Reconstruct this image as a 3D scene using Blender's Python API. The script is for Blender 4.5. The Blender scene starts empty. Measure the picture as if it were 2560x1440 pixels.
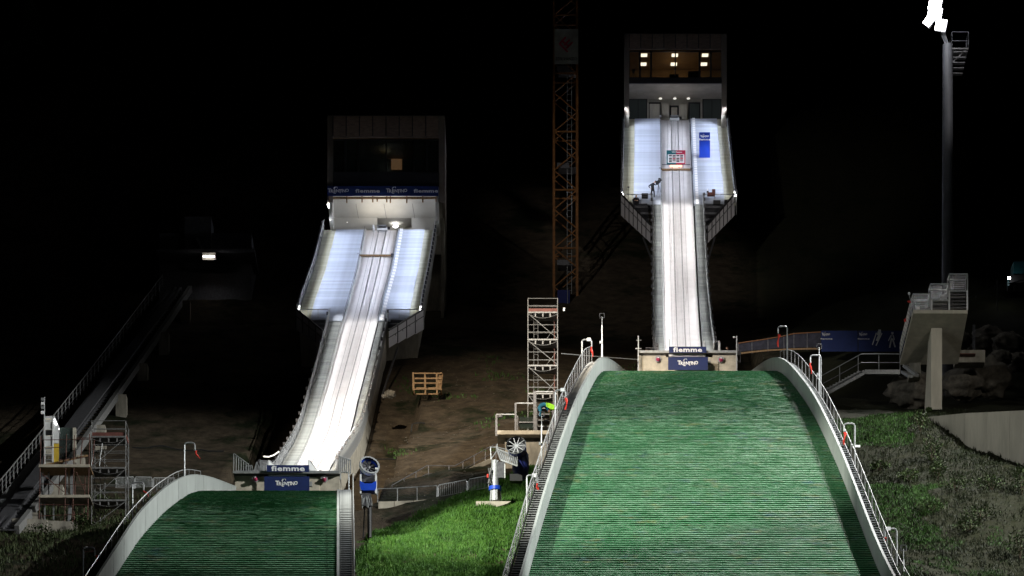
import bpy, math, random
import numpy as np
from mathutils import Vector, Matrix, noise
random.seed(7); np.random.seed(7)
R = math.radians
sc = bpy.context.scene
C = sc.collection

# ------------------------------------------------------------------ camera, night sky, view
FP, HZ = 9000.0, 3900.0            # focal length and row of the level horizon, in pixels of the 2560 px wide photograph
cam_d = bpy.data.cameras.new('camera'); cam = bpy.data.objects.new('camera', cam_d); C.objects.link(cam)
cam.location = (0, 0, 0); cam.rotation_euler = (R(90), 0, 0)
cam_d.sensor_width = 36; cam_d.lens = 36*FP/2560; cam_d.shift_y = (HZ-720)/2560
cam_d.clip_start = 1; cam_d.clip_end = 3000
sc.camera = cam
world = bpy.data.worlds.new('World'); sc.world = world; world.use_nodes = True
wn = world.node_tree.nodes; wl = world.node_tree.links
sky = wn.new('ShaderNodeTexSky'); sky.sky_type = 'NISHITA'; sky.sun_disc = False
sky.sun_elevation = R(-8); sky.sun_rotation = R(200)
wl.new(sky.outputs[0], wn['Background'].inputs[0]); wn['Background'].inputs[1].default_value = 0.02
sc.view_settings.view_transform = 'Standard'; sc.view_settings.look = 'None'
sc.view_settings.exposure = 0; sc.view_settings.gamma = 1
sc.cycles.use_denoising = True; sc.cycles.max_bounces = 5; sc.cycles.sample_clamp_indirect = 4
sc.cycles.use_light_tree = True

def spot(name, loc, aim, watts, angle, col=(1, 1, 1), blend=.6, size=.6):
    d = bpy.data.lights.new(name, 'SPOT'); d.energy = watts; d.spot_size = R(angle); d.spot_blend = blend
    d.shadow_soft_size = size; d.color = col
    o = bpy.data.objects.new(name, d); C.objects.link(o); o.location = loc
    o.rotation_euler = (Vector(aim)-Vector(loc)).to_track_quat('-Z', 'Y').to_euler(); return o
# floodlights: the mast that stands in the picture, unseen sister masts inferred beside the landing area, and added helper beams
MAST = Vector((36.8, 305, 0)); LAMP = Vector((36.0, 303, 132.5))
spot('floodlight_beam', LAMP, (14, 262, 84), 130000, 46, (1, .98, .95), .5, .5)
spot('floodlight_beam', (76, 218, 118), (13, 260, 77), 570000, 47, (.98, 1, .96), .35, 1.0)
spot('floodlight_beam', (62, 200, 105), (38, 281, 90), 50000, 17, (1, .93, .82), .8, .8)
spot('floodlight_beam', (-48, 200, 108), (1, 248, 76), 560000, 23, (1, 1, .86), .5, .6)
spot('floodlight_beam', (30, 190, 110), (-20, 248, 70), 30000, 27, (.93, .97, 1), .9, 1.2)
spot('floodlight_beam', (-45, 190, 100), (14, 302, 100), 480000, 10, (1, .95, .88), .9, 1.0)
spot('floodlight_beam', (-45, 190, 100), (15, 353, 131), 210000, 12, (1, .95, .88), .8, 1.0)  # added narrow beam that brightens the left wing panels
spot('floodlight_beam', (76, 218, 118), (18, 353, 131), 170000, 9, (1, .95, .88), .8, 1.0)  # added narrow beam that brightens the right wing panels
spot('floodlight_beam', (-48, 200, 108), (16, 254, 78), 90000, 42, (.97, 1, .97), .6, 1.5)  # added unseen fill that softens shadows on the large landing hill
spot('floodlight_beam', (-22, 205, 112), (-1, 295, 93), 640000, 25, (1, .86, .66), 1, .8)  # added warm beam that brightens the bare slope between the in-runs

# ------------------------------------------------------------------ helpers
OFF = {}
def P(px, py, Y):                  # point at depth Y seen at a photograph pixel
    return Vector(((px-1280)/FP*Y, Y, (HZ-py)/FP*Y))
def lerp(a, b, t): return a+(b-a)*t
def interp(x, xs, ys): return float(np.interp(x, xs, ys))
def setp(o, label=None, cat=None, group=None, kind=None):
    if label: o['label'] = label
    if cat: o['category'] = cat
    if group: o['group'] = group
    if kind: o['kind'] = kind
    return o
def thing(name, loc, label, cat, group=None):
    o = bpy.data.objects.new(name, None); o.empty_display_size = .3; C.objects.link(o); o.location = loc
    OFF[o.name] = Vector(loc); return setp(o, label, cat, group)
def put(name, me, parent=None, loc=None, rot=None, mat=None, scale=None):   # link a mesh (shared) as a piece
    o = bpy.data.objects.new(name, me); C.objects.link(o)
    base = OFF[parent.name] if parent else Vector((0, 0, 0))
    if parent: o.parent = parent
    w = Vector(loc) if loc is not None else base
    o.location = w-base; OFF[o.name] = w
    if rot is not None: o.rotation_euler = rot
    if scale is not None: o.scale = scale
    return o
class MB:
    def __init__(s): s.v = []; s.f = []
    def add(s, vs, fs):
        n = len(s.v); s.v += [tuple(v) for v in vs]; s.f += [tuple(i+n for i in f) for f in fs]; return s
    def box(s, c, d, rot=None):
        c = Vector(c); h = Vector(d)/2; M = rot if rot is not None else Matrix.Identity(3)
        vs = [c+M@Vector((x*h.x, y*h.y, z*h.z)) for x in (-1, 1) for y in (-1, 1) for z in (-1, 1)]
        return s.add(vs, [(0, 1, 3, 2), (4, 6, 7, 5), (0, 4, 5, 1), (2, 3, 7, 6), (0, 2, 6, 4), (1, 5, 7, 3)])
    def beam(s, a, b, w, h):
        a = Vector(a); b = Vector(b); d = b-a; L = d.length
        if L < 1e-5: return s
        d /= L; up = Vector((0, 0, 1)) if abs(d.z) < .98 else Vector((0, 1, 0))
        x = d.cross(up).normalized(); z = x.cross(d)
        vs = [p+x*sx*w/2+z*sz*h/2 for p in (a, b) for sx, sz in ((-1, -1), (1, -1), (1, 1), (-1, 1))]
        return s.add(vs, [(3, 2, 1, 0), (4, 5, 6, 7), (0, 1, 5, 4), (1, 2, 6, 5), (2, 3, 7, 6), (3, 0, 4, 7)])
    def tube(s, a, b, r, n=6, r2=None):
        return s.lathe(a, Vector(b)-Vector(a), [(0, r), (1, r if r2 is None else r2)], n, True)
    def lathe(s, o, ax, prof, n=16, caps=True):          # prof: (t along ax, radius)
        o = Vector(o); ax = Vector(ax); d = ax.normalized(); up = Vector((0, 0, 1)) if abs(d.z) < .9 else Vector((0, 1, 0))
        x = d.cross(up).normalized(); y = x.cross(d); vs = []; fs = []
        for t, r in prof:
            for i in range(n):
                a = 2*math.pi*i/n; vs.append(o+ax*t+(x*math.cos(a)+y*math.sin(a))*r)
        for k in range(len(prof)-1):
            for i in range(n):
                j = (i+1) % n; fs.append((k*n+i, k*n+j, (k+1)*n+j, (k+1)*n+i))
        if caps:
            fs.append(tuple(range(n-1, -1, -1))); fs.append(tuple((len(prof)-1)*n+i for i in range(n)))
        return s.add(vs, fs)
    def path(s, pts, r, n=6):
        pts = [Vector(p) for p in pts]; m = len(pts); vs = []; fs = []
        for k, p in enumerate(pts):
            d = (pts[min(k+1, m-1)]-pts[max(k-1, 0)]).normalized(); up = Vector((0, 0, 1)) if abs(d.z) < .95 else Vector((0, 1, 0))
            x = d.cross(up).normalized(); y = x.cross(d)
            for i in range(n):
                a = 2*math.pi*i/n; vs.append(p+(x*math.cos(a)+y*math.sin(a))*r)
        for k in range(m-1):
            for i in range(n):
                j = (i+1) % n; fs.append((k*n+i, k*n+j, (k+1)*n+j, (k+1)*n+i))
        fs.append(tuple(range(n-1, -1, -1))); fs.append(tuple((m-1)*n+i for i in range(n)))
        return s.add(vs, fs)
    def prism(s, poly, d):                                # poly of points extruded by vector d
        poly = [Vector(p) for p in poly]; d = Vector(d); n = len(poly)
        vs = poly+[p+d for p in poly]
        return s.add(vs, [tuple(range(n-1, -1, -1)), tuple(range(n, 2*n))]+[(i, (i+1) % n, n+(i+1) % n, n+i) for i in range(n)])
    def sweep(s, sec, rows):                               # sec(row)-> list of points (closed section) for each row
        m = len(rows); S = [[Vector(p) for p in sec(r)] for r in rows]; n = len(S[0])
        vs = [p for q in S for p in q]; fs = []
        for k in range(m-1):
            for i in range(n):
                j = (i+1) % n; fs.append((k*n+i, k*n+j, (k+1)*n+j, (k+1)*n+i))
        fs.append(tuple(range(n-1, -1, -1))); fs.append(tuple((m-1)*n+i for i in range(n)))
        return s.add(vs, fs)
    def mesh(s, name, mat, origin=(0, 0, 0), smooth=False):
        me = bpy.data.meshes.new(name); o = Vector(origin)
        me.from_pydata([(v[0]-o.x, v[1]-o.y, v[2]-o.z) for v in s.v], [], s.f); me.update()
        if mat: me.materials.append(mat)
        if smooth: me.polygons.foreach_set('use_smooth', [True]*len(me.polygons))
        return me
    def build(s, name, mat, parent=None, smooth=False, kind=None, label=None):
        w = OFF[parent.name] if parent else Vector((0, 0, 0))
        o = put(name, s.mesh(name, mat, w, smooth), parent, w)
        if kind: o['kind'] = kind
        if label: o['label'] = label
        return o

def mat(name, col, rough=.6, metal=0, var=.0, scale=3, bump=0, col2=None, emit=0, stretch=(1, 1, 1), spec=.4, lo=.35, hi=.65, detail=6):
    m = bpy.data.materials.new(name); m.use_nodes = True; nt = m.node_tree; b = nt.nodes['Principled BSDF']
    b.inputs['Base Color'].default_value = (*col, 1); b.inputs['Roughness'].default_value = rough
    b.inputs['Metallic'].default_value = metal; b.inputs['Specular IOR Level'].default_value = spec
    if emit:
        b.inputs['Emission Color'].default_value = (*col, 1); b.inputs['Emission Strength'].default_value = emit
    if var or col2:
        tc = nt.nodes.new('ShaderNodeTexCoord'); mp = nt.nodes.new('ShaderNodeMapping'); mp.inputs['Scale'].default_value = stretch
        n = nt.nodes.new('ShaderNodeTexNoise'); n.inputs['Scale'].default_value = scale; n.inputs['Detail'].default_value = detail
        n.inputs['Roughness'].default_value = .65
        nt.links.new(tc.outputs['Object'], mp.inputs[0]); nt.links.new(mp.outputs[0], n.inputs['Vector'])
        r = nt.nodes.new('ShaderNodeValToRGB'); c2 = col2 or tuple(max(0, c*(1+var)) for c in col)
        c1 = col if col2 else tuple(max(0, c*(1-var)) for c in col)
        r.color_ramp.elements[0].position = lo; r.color_ramp.elements[1].position = hi
        r.color_ramp.elements[0].color = (*c1, 1); r.color_ramp.elements[1].color = (*c2, 1)
        nt.links.new(n.outputs[0], r.inputs[0]); nt.links.new(r.outputs[0], b.inputs['Base Color'])
        if bump:
            bp = nt.nodes.new('ShaderNodeBump'); bp.inputs['Strength'].default_value = bump; bp.inputs['Distance'].default_value = .05
            nt.links.new(n.outputs[0], bp.inputs['Height']); nt.links.new(bp.outputs[0], b.inputs['Normal'])
    return m
M = dict(
 steel=mat('galvanised_steel', (.33, .34, .35), .5, .45, .22, 6), steel_s=mat('weathered_scaffold_tube', (.2, .2, .2), .6, .3, .25, 6), steel_d=mat('dark_steel', (.1, .1, .11), .5, .5, .3, 5),
 alu=mat('aluminium_tread', (.47, .51, .6), .5, .1, .08, 1), grate=mat('grating_tread', (.3, .32, .32), .5, .2, .2, 4), mast=mat('mast_paint', (.06, .063, .075), .6, 0, .2, 1), twig=mat('twig_brown', (.05, .035, .02), .9, 0, .3, 5), bark=mat('dark_net', (.03, .03, .045), .8, 0, .4, 2), alu_y=mat('coated_tread', (.5, .5, .42), .6, 0, .25, 1.6, col2=(.36, .33, .2), lo=.45, hi=.75),
 white=mat('white_track', (.84, .81, .82), .4, 0, .05, .8), whitec=mat('white_coated_board', (.66, .67, .68), .5, 0, .08, 1.5),
 grey=mat('board_grey', (.29, .31, .305), .55, 0, .1, 1.2, stretch=(1, 1, .25)), groove=mat('track_groove', (.45, .43, .44), .6, 0, .2, 3),
 conc=mat('concrete', (.42, .38, .31), .85, 0, .22, 1.6, .25), conc_d=mat('weathered_concrete', (.27, .25, .21), .9, 0, .4, 1.1, .3, stretch=(1, 1, .3)),
 concl=mat('pale_concrete', (.46, .43, .36), .8, 0, .14, 1.2, .15, stretch=(1, 1, .2)),
 board_c=mat('board_marked_concrete', (.27, .245, .21), .85, 0, .18, 2.2, .2, stretch=(.25, .3, 2)),
 larch=mat('brown_cladding', (.16, .115, .085), .7, 0, .25, 2, .1, stretch=(1, 1, 3)), meshm=mat('perforated_cladding', (.2, .17, .14), .55, .5, .3, 30),
 frame=mat('black_frame', (.018, .018, .02), .4), black=mat('black_plastic', (.015, .015, .016), .5), rubber=mat('black_rubber', (.012, .012, .012), .8),
 red=mat('red_streamer', (.5, .03, .018), .6, 0, .1, 8), blue=mat('navy_banner', (.006, .018, .095), .6, 0, .15, 1.2), blueb=mat('bright_blue_banner', (.008, .045, .42), .55, 0, .15, .5),
 blueg=mat('blue_machine_paint', (.01, .06, .5), .35, 0, .1, 2), navy=mat('dark_blue_paint', (.01, .015, .09), .35, 0, .1, 2),
 ink=mat('white_lettering', (.82, .82, .84), .6), inkg=mat('grey_lettering', (.55, .55, .58), .6),
 orange=mat('orange_paint', (.14, .055, .01), .6, 0, .3, 3), rust=mat('rusty_red_steel', (.11, .045, .035), .7, 0, .3, 4),
 toe=mat('toe_board', (.14, .05, .04), .7, 0, .25, 2), wood=mat('raw_timber', (.25, .155, .08), .75, 0, .25, 3, .2, stretch=(3, 3, .6)),
 yellow=mat('yellow_panel', (.55, .38, .04), .6, 0, .15, 2), pink=mat('magenta_plastic', (.35, .03, .09), .5), clear=mat('grey_disc', (.28, .28, .3), .3),
 cloth=mat('dark_cloth', (.016, .017, .022), .85, 0, .3, 8), skin=mat('skin', (.5, .3, .22), .6), hair=mat('grey_hair', (.4, .39, .37), .8), hairb=mat('dark_hair', (.03, .02, .015), .8),
 cblue=mat('petrol_jacket', (.015, .13, .22), .8, 0, .3, 6), hivis=mat('hi_vis_green', (.35, .75, .05), .8, 0, .15, 6), cred=mat('dull_red_jacket', (.28, .03, .04), .8),
 rock=mat('rock', (.095, .085, .07), .9, 0, .45, 2.2, 1.0), lampw=mat('lamp_glow', (1, 1, 1), .5, emit=14), lampd=mat('downlight_glow', (1, .96, .88), .5, emit=.8),
 lampo=mat('start_light_glow', (1, .5, .28), .5, emit=2.6), flood=mat('floodlight_lens', (1, .99, 1), .5, emit=60),
 ceil=mat('office_ceiling_panel_glow', (1, .9, .68), .5, emit=3.0), cladl=mat('pale_ceiling', (.48, .46, .41), .8, 0, .06, .7),
 inner=mat('warm_office_wall', (.24, .15, .07), .8, 0, .15, .8), door=mat('light_door', (.5, .33, .2), .6, 0, .1, 2), winb=mat('dark_window_back', (.05, .06, .055), .3),
 pipe=mat('light_pipe', (.6, .61, .63), .4, .2, .1, 4), teal=mat('teal_print', (.01, .11, .14), .6), redp=mat('red_print', (.42, .015, .06), .6), net=mat('orange_net', (.2, .09, .04), .8),
 shadow=mat('dark_cavity', (.02, .02, .02), .9), ski=mat('pale_print', (.5, .52, .55), .7), green=mat('dark_green_turf', (.012, .1, .035), .8, 0, .3, 5))
def glass(name, col, alpha, rough=.05):
    m = mat(name, col, rough); b = m.node_tree.nodes['Principled BSDF']; b.inputs['Alpha'].default_value = alpha; return m
def per_piece(m, lo, hi):                                    # each piece slightly lighter or darker than its neighbours
    nt = m.node_tree; b = nt.nodes['Principled BSDF']; oi = nt.nodes.new('ShaderNodeObjectInfo'); mr = nt.nodes.new('ShaderNodeMapRange'); mr.inputs[3].default_value = lo; mr.inputs[4].default_value = hi
    nt.links.new(oi.outputs['Random'], mr.inputs[0]); vm = nt.nodes.new('ShaderNodeVectorMath'); vm.operation = 'SCALE'
    nt.links.new(b.inputs['Base Color'].links[0].from_socket, vm.inputs[0]); nt.links.new(mr.outputs[0], vm.inputs[3]); nt.links.new(vm.outputs[0], b.inputs['Base Color'])
for k_ in ('alu', 'alu_y'): per_piece(M[k_], .84, 1.06)
per_piece(M['grate'], .8, 1.1); per_piece(M['grey'], .9, 1.06); per_piece(M['concl'], .88, 1.06); per_piece(M['larch'], .8, 1.15)
M['glass'] = glass('office_glass', (.03, .035, .035), .35); M['glassd'] = glass('dark_glass', (.03, .042, .038), .6)
M['screen'] = glass('perforated_wing_panel', (.62, .6, .63), .93, .5)

def text_mesh(s, h, mt, bold=.0, sx=1.0, spacing=1.0):     # lettering as a thin mesh in the XZ plane, centred, cap height h
    cu = bpy.data.curves.new('lettering', 'FONT'); cu.body = s; cu.size = 1; cu.extrude = .01; cu.offset = bold
    cu.align_x = 'CENTER'; cu.align_y = 'CENTER'; cu.space_character = spacing; cu.resolution_u = 2
    ob = bpy.data.objects.new('t', cu); C.objects.link(ob)
    dg = bpy.context.evaluated_depsgraph_get(); me = bpy.data.meshes.new_from_object(ob.evaluated_get(dg))
    bpy.data.objects.remove(ob); n = len(me.vertices); co = np.zeros(n*3); me.vertices.foreach_get('co', co); co = co.reshape(-1, 3)
    co[:, 0] -= (co[:, 0].max()+co[:, 0].min())/2; hh = co[:, 1].max()-co[:, 1].min(); co[:, 1] -= (co[:, 1].max()+co[:, 1].min())/2
    k = h/hh; out = np.stack([co[:, 0]*k*sx, -co[:, 2]*.6, co[:, 1]*k], 1); me.vertices.foreach_set('co', out.ravel()); me.update()
    me.name = 'lettering'; me.materials.clear(); me.materials.append(mt); return me
def fit(me):
    c = np.zeros(len(me.vertices)*3); me.vertices.foreach_get('co', c); c = c.reshape(-1, 3); return c[:, 0].max()-c[:, 0].min(), c[:, 2].max()-c[:, 2].min()
ME_FIE = text_mesh('fiemme', 1, M['ink'], .03, 1.45, 1.08)
def trentino_mesh(mt, name):                                # stacked, jumping capitals with a small looping emblem above
    out = MB()
    for ch, x, z, h in (('T', -2.35, .12, 1.05), ('R', -1.65, -.05, .85), ('E', -.95, -.22, .95), ('N', -.2, 0, .8), ('T', .45, -.12, 1.0), ('I', .92, .05, .8), ('N', 1.45, .0, .85), ('O', 2.25, .12, .85)):
        me = text_mesh(ch, h, mt, .03, 1.0)
        out.add([(v.co.x+x, v.co.y, v.co.z+z) for v in me.vertices], [tuple(p.vertices) for p in me.polygons]); bpy.data.meshes.remove(me)
    for k in range(3):
        out.path([(-.75+.9*math.cos(t)*.55+.1*k, 0, .62+.42*math.sin(t)+.06*k*math.cos(t)) for t in [i*.42+k*.5 for i in range(9)]], .045, 4)
    return out.mesh(name, mt)
ME_TRE = trentino_mesh(M['ink'], 'lettering')
def banner(name, c, w, h, m, label, texts, group=None, depth=.05, tilt=0, normal_y=-1):
    t = thing(name, c, label, 'banner', group)
    MB().box(c, (w, depth, h)).build('cloth', m, t)
    for me, dx, dz, tw_, th_ in texts:
        fw, fh = fit(me); o = put('lettering', me, t, Vector(c)+Vector((dx, -depth/2-.012, dz)), scale=(tw_/fw, 1, th_/fh))
    if tilt: t.rotation_euler = (tilt, 0, 0)
    return t

# ------------------------------------------------------------------ shapes of the two hills
def monotone(xs, ys):                                       # smooth monotone interpolation
    xs = np.array(xs, float); ys = np.array(ys, float); d = np.diff(ys)/np.diff(xs); m = np.zeros(len(xs)); m[0] = d[0]; m[-1] = d[-1]
    for i in range(1, len(xs)-1): m[i] = 0 if d[i-1]*d[i] <= 0 else 2*d[i-1]*d[i]/(d[i-1]+d[i])
    def f(x):
        i = int(min(max(np.searchsorted(xs, x)-1, 0), len(xs)-2)); h = xs[i+1]-xs[i]; t = (x-xs[i])/h
        if t < 0: return ys[0]+m[0]*(x-xs[0])
        if t > 1: return ys[-1]+m[-1]*(x-xs[-1])
        return (2*t**3-3*t*t+1)*ys[i]+(t**3-2*t*t+t)*h*m[i]+(-2*t**3+3*t*t)*ys[i+1]+(t**3-t*t)*h*m[i+1]
    return f
class Run: pass
big = Run(); big.lip = 300; big.top = 385; big.Z = monotone([300, 306, 314, 322, 330, 340, 385], [100.6, 101.8, 104.9, 109.1, 114.4, 121.4, 153.8])
small = Run(); small.lip = 270; small.top = 345; small.Z = monotone([270, 275, 282, 289.6, 301.6, 324, 345], [81.6, 82.6, 84.7, 88.2, 94.9, 111.2, 127.2])
big.vis = 320; small.vis = 288.5
def pyof(r, Y): return HZ-FP*r.Z(Y)/Y
def Yof(r, py):
    a, b = r.vis, r.top+8
    for _ in range(40):
        c = (a+b)/2
        if pyof(r, c) > py: a = c
        else: b = c
    return (a+b)/2
def edge(r, pts, liparg):                                   # pixel polyline -> X as a function of Y
    ys = []; xs = []
    for px, py in sorted(pts, key=lambda q: -q[1]):
        Y = Yof(r, py); ys.append(Y); xs.append((px-1280)/FP*Y)
    if liparg is not None: ys.insert(0, r.lip); xs.insert(0, (liparg-1280)/FP*r.lip)
    return lambda Y: float(np.interp(Y, ys, xs))
big.tl = edge(big, [(1662, 868), (1659, 720), (1656, 525), (1654.5, 380), (1653, 305)], 1676)
big.tr = edge(big, [(1749, 868), (1739.5, 720), (1731, 525), (1724.5, 380), (1722, 305)], 1762)
big.sl = edge(big, [(1635, 868), (1633, 720), (1632, 525), (1631, 500)], 1650)
big.sr = edge(big, [(1784, 868), (1768, 720), (1758, 525), (1756, 500)], 1797)
big.wl = edge(big, [(1556, 500), (1559, 380), (1560, 305)], None)
big.wr = edge(big, [(1836, 500), (1823, 380), (1816, 305)], None)
big.rc = edge(big, [(1704, 868), (1698.5, 720), (1692, 525), (1688, 380), (1686.5, 305)], 1719)
small.tl = edge(small, [(748, 1160), (784, 1080), (808, 1000), (858, 812), (874, 760), (895, 680), (915, 583)], 676)
small.tr = edge(small, [(829, 1160), (873, 1080), (892, 1000), (940, 812), (952, 760), (974, 680), (991, 583)], 764)
small.sl = edge(small, [(706, 1160), (749, 1080), (772, 1000), (823, 812), (832, 780)], 640)
small.sr = edge(small, [(847, 1160), (901, 1080), (924, 1000), (966, 812), (974, 780)], 800)
small.wl = edge(small, [(748, 790), (756, 760), (785, 680), (810, 583)], None)
small.wr = edge(small, [(1052, 790), (1057, 760), (1073, 680), (1088, 583)], None)
small.rc = edge(small, [(788, 1160), (831, 1080), (851, 1000), (902, 812), (915, 760), (934, 680), (955, 583)], 719)
big.front = 359.0; small.front = Yof(small, 806)

class Hill: pass
bh = Hill(); bh.Z = monotone([215, 234, 244, 255, 270, 285, 300], [51.8, 64.0, 70.7, 77.85, 86.85, 94.05, 98.0])
bh.L = monotone([215, 234, 243.5, 251, 255, 262, 270, 277, 285, 300], [-1.0, 1.09, 2.17, 3.1, 3.6, 4.45, 5.45, 6.3, 7.3, 9.7])
bh.Rr = monotone([215, 234, 252.5, 262, 270, 277, 285, 300], [26.0, 23.95, 23.0, 22.5, 22.0, 21.5, 20.9, 19.7])
sh = Hill(); sh.Z = monotone([215, 232.6, 240, 248, 258, 270], [52.6, 63.57, 68.15, 72.6, 76.55, 79.5])
sh.L = monotone([215, 232.6, 240, 248, 258, 270], [-27.6, -25.6, -24.7, -23.4, -22.3, -20.6])
sh.Rr = monotone([215, 232.6, 258, 270], [-10.45, -11.3, -12.5, -13.0])
bh.y1, sh.y1 = 299.6, 269.6

# ------------------------------------------------------------------ terrain
BY = [-60, 60, 130, 180, 232, 245, 258, 270, 285, 301, 324, 345, 400, 520, 700]
BZ = [-2, -2, 4, 28, 62, 69.5, 75, 79, 85, 91.5, 105.5, 118.5, 158, 250, 390]
CT = [(930, 1392, 262, 3.2), (1000, 1350, 263, 3.0), (1060, 1312, 263, 2.5), (900, 1440, 252, 3.2), (960, 1420, 256, 3), (1180, 1305, 256, 3.5), (1260, 1262, 262, 3.5), (1290, 1215, 267, 3), (1100, 1440, 236, 6), (1000, 1330, 250, 6), (1230, 1262, 262, 5), (1340, 1150, 274, 5), (1210, 1185, 272, 5), (1060, 1275, 266, 4), (1150, 1000, 305, 9), (1010, 1095, 296, 7), (1260, 1080, 290, 6),
      (1100, 885, 325, 9), (1250, 950, 316, 9), (2340, 988, 284, 7), (2200, 1050, 279, 6), (2140, 1035, 282, 5), (2050, 960, 294, 7), (2500, 965, 300, 9), (2400, 1400, 245, 7), (2300, 1250, 258, 6),
      (2250, 1440, 236, 5), (2560, 1440, 240, 7), (2560, 1165, 262, 7), (2440, 1100, 270, 6), (2330, 1048, 279, 5), (2170, 1180, 262, 5), (100, 1340, 262, 8), (20, 1440, 245, 8), (250, 1440, 242, 6), (400, 1215, 279, 7), (470, 1110, 295, 9), (150, 1330, 264, 6),
      (300, 1000, 315, 10), (2150, 884, 315, 9), (1900, 890, 318, 9), (2500, 720, 330, 12), (1450, 1000, 300, 6), (700, 1150, 300, 8)]
CP = [(P(a, b, y), s) for a, b, y, s in CT]; CR = [(p.x, p.y, p.z-interp(p.y, BY, BZ), s) for p, s in CP]
def G(x, y, rough=True):
    b = interp(y, BY, BZ); w = .25; a = 0
    for cx, cy, r, s in CR:
        d = ((x-cx)**2+(y-cy)**2)/(s*s)
        if d < 12: e = math.exp(-d*.8); w += e; a += e*r
    z = b+a/w
    if rough and y > 150: z += .5*noise.noise((x*.13, y*.13, 1.3))+.22*noise.noise((x*.5, y*.5, 4))+.09*noise.noise((x*1.7, y*1.7, 7))
    if 200 < y < 301 and bh.L(y)-2.4 < x < bh.Rr(y)+2.4: z = min(z, bh.Z(y)-.9)
    if 200 < y < 271 and sh.L(y)-1.8 < x < sh.Rr(y)+1.9: z = min(z, sh.Z(y)-.9)
    for r, y1 in ((big, 300), (small, 270)):
        if y1-1 < y < r.top+12 and r.tl(y)-5 < x < r.tr(y)+5: z = min(z, r.Z(min(y, r.top))-3.2)
    return z
gx = np.unique(np.concatenate([np.arange(-260, -40, 10), np.arange(-40, 48, .7), np.arange(48, 260, 10)]))
gy = np.unique(np.concatenate([np.arange(-60, 215, 8), np.arange(215, 345, .7), np.arange(345, 700, 10)]))
vs = []; nx = len(gx)
for y in gy:
    for x in gx: vs.append((float(x), float(y), G(float(x), float(y))))
fs = [(j*nx+i, j*nx+i+1, (j+1)*nx+i+1, (j+1)*nx+i) for j in range(len(gy)-1) for i in range(nx-1)]
mg = bpy.data.materials.new('hillside_soil'); mg.use_nodes = True; nt = mg.node_tree; b = nt.nodes['Principled BSDF']; b.inputs['Roughness'].default_value = .95; b.inputs['Specular IOR Level'].default_value = .15
tc = nt.nodes.new('ShaderNodeTexCoord')
def noi(scale, detail=8):
    n = nt.nodes.new('ShaderNodeTexNoise'); n.inputs['Scale'].default_value = scale; n.inputs['Detail'].default_value = detail; n.inputs['Roughness'].default_value = .7
    nt.links.new(tc.outputs['Object'], n.inputs['Vector']); return n
def ramp(n, p0, p1, c0, c1):
    r = nt.nodes.new('ShaderNodeValToRGB'); r.color_ramp.elements[0].position = p0; r.color_ramp.elements[1].position = p1
    r.color_ramp.elements[0].color = (*c0, 1); r.color_ramp.elements[1].color = (*c1, 1); nt.links.new(n.outputs[0], r.inputs[0]); return r
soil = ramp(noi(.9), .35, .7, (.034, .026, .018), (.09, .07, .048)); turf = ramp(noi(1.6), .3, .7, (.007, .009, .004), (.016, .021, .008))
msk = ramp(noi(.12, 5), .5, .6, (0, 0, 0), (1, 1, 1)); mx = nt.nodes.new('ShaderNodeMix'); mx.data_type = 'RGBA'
sx = nt.nodes.new('ShaderNodeSeparateXYZ'); nt.links.new(tc.outputs['Object'], sx.inputs[0]); rx = nt.nodes.new('ShaderNodeMapRange'); rx.inputs[1].default_value = 21; rx.inputs[2].default_value = 25; rx.inputs[4].default_value = .85  # dark turf on the right bank: turf cover plus painted shade
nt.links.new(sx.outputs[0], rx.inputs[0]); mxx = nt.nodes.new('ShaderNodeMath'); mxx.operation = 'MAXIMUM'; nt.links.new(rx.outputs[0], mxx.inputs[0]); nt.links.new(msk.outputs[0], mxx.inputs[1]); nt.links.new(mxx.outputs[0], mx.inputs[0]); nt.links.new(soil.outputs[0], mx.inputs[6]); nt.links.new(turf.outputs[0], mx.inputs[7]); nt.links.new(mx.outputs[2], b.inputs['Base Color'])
bp = nt.nodes.new('ShaderNodeBump'); bp.inputs['Strength'].default_value = .8; bp.inputs['Distance'].default_value = .12; nt.links.new(noi(4).outputs[0], bp.inputs['Height']); nt.links.new(bp.outputs[0], b.inputs['Normal'])
g = MB().add(vs, fs).build('ground', mg, smooth=True, kind='structure')

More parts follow.
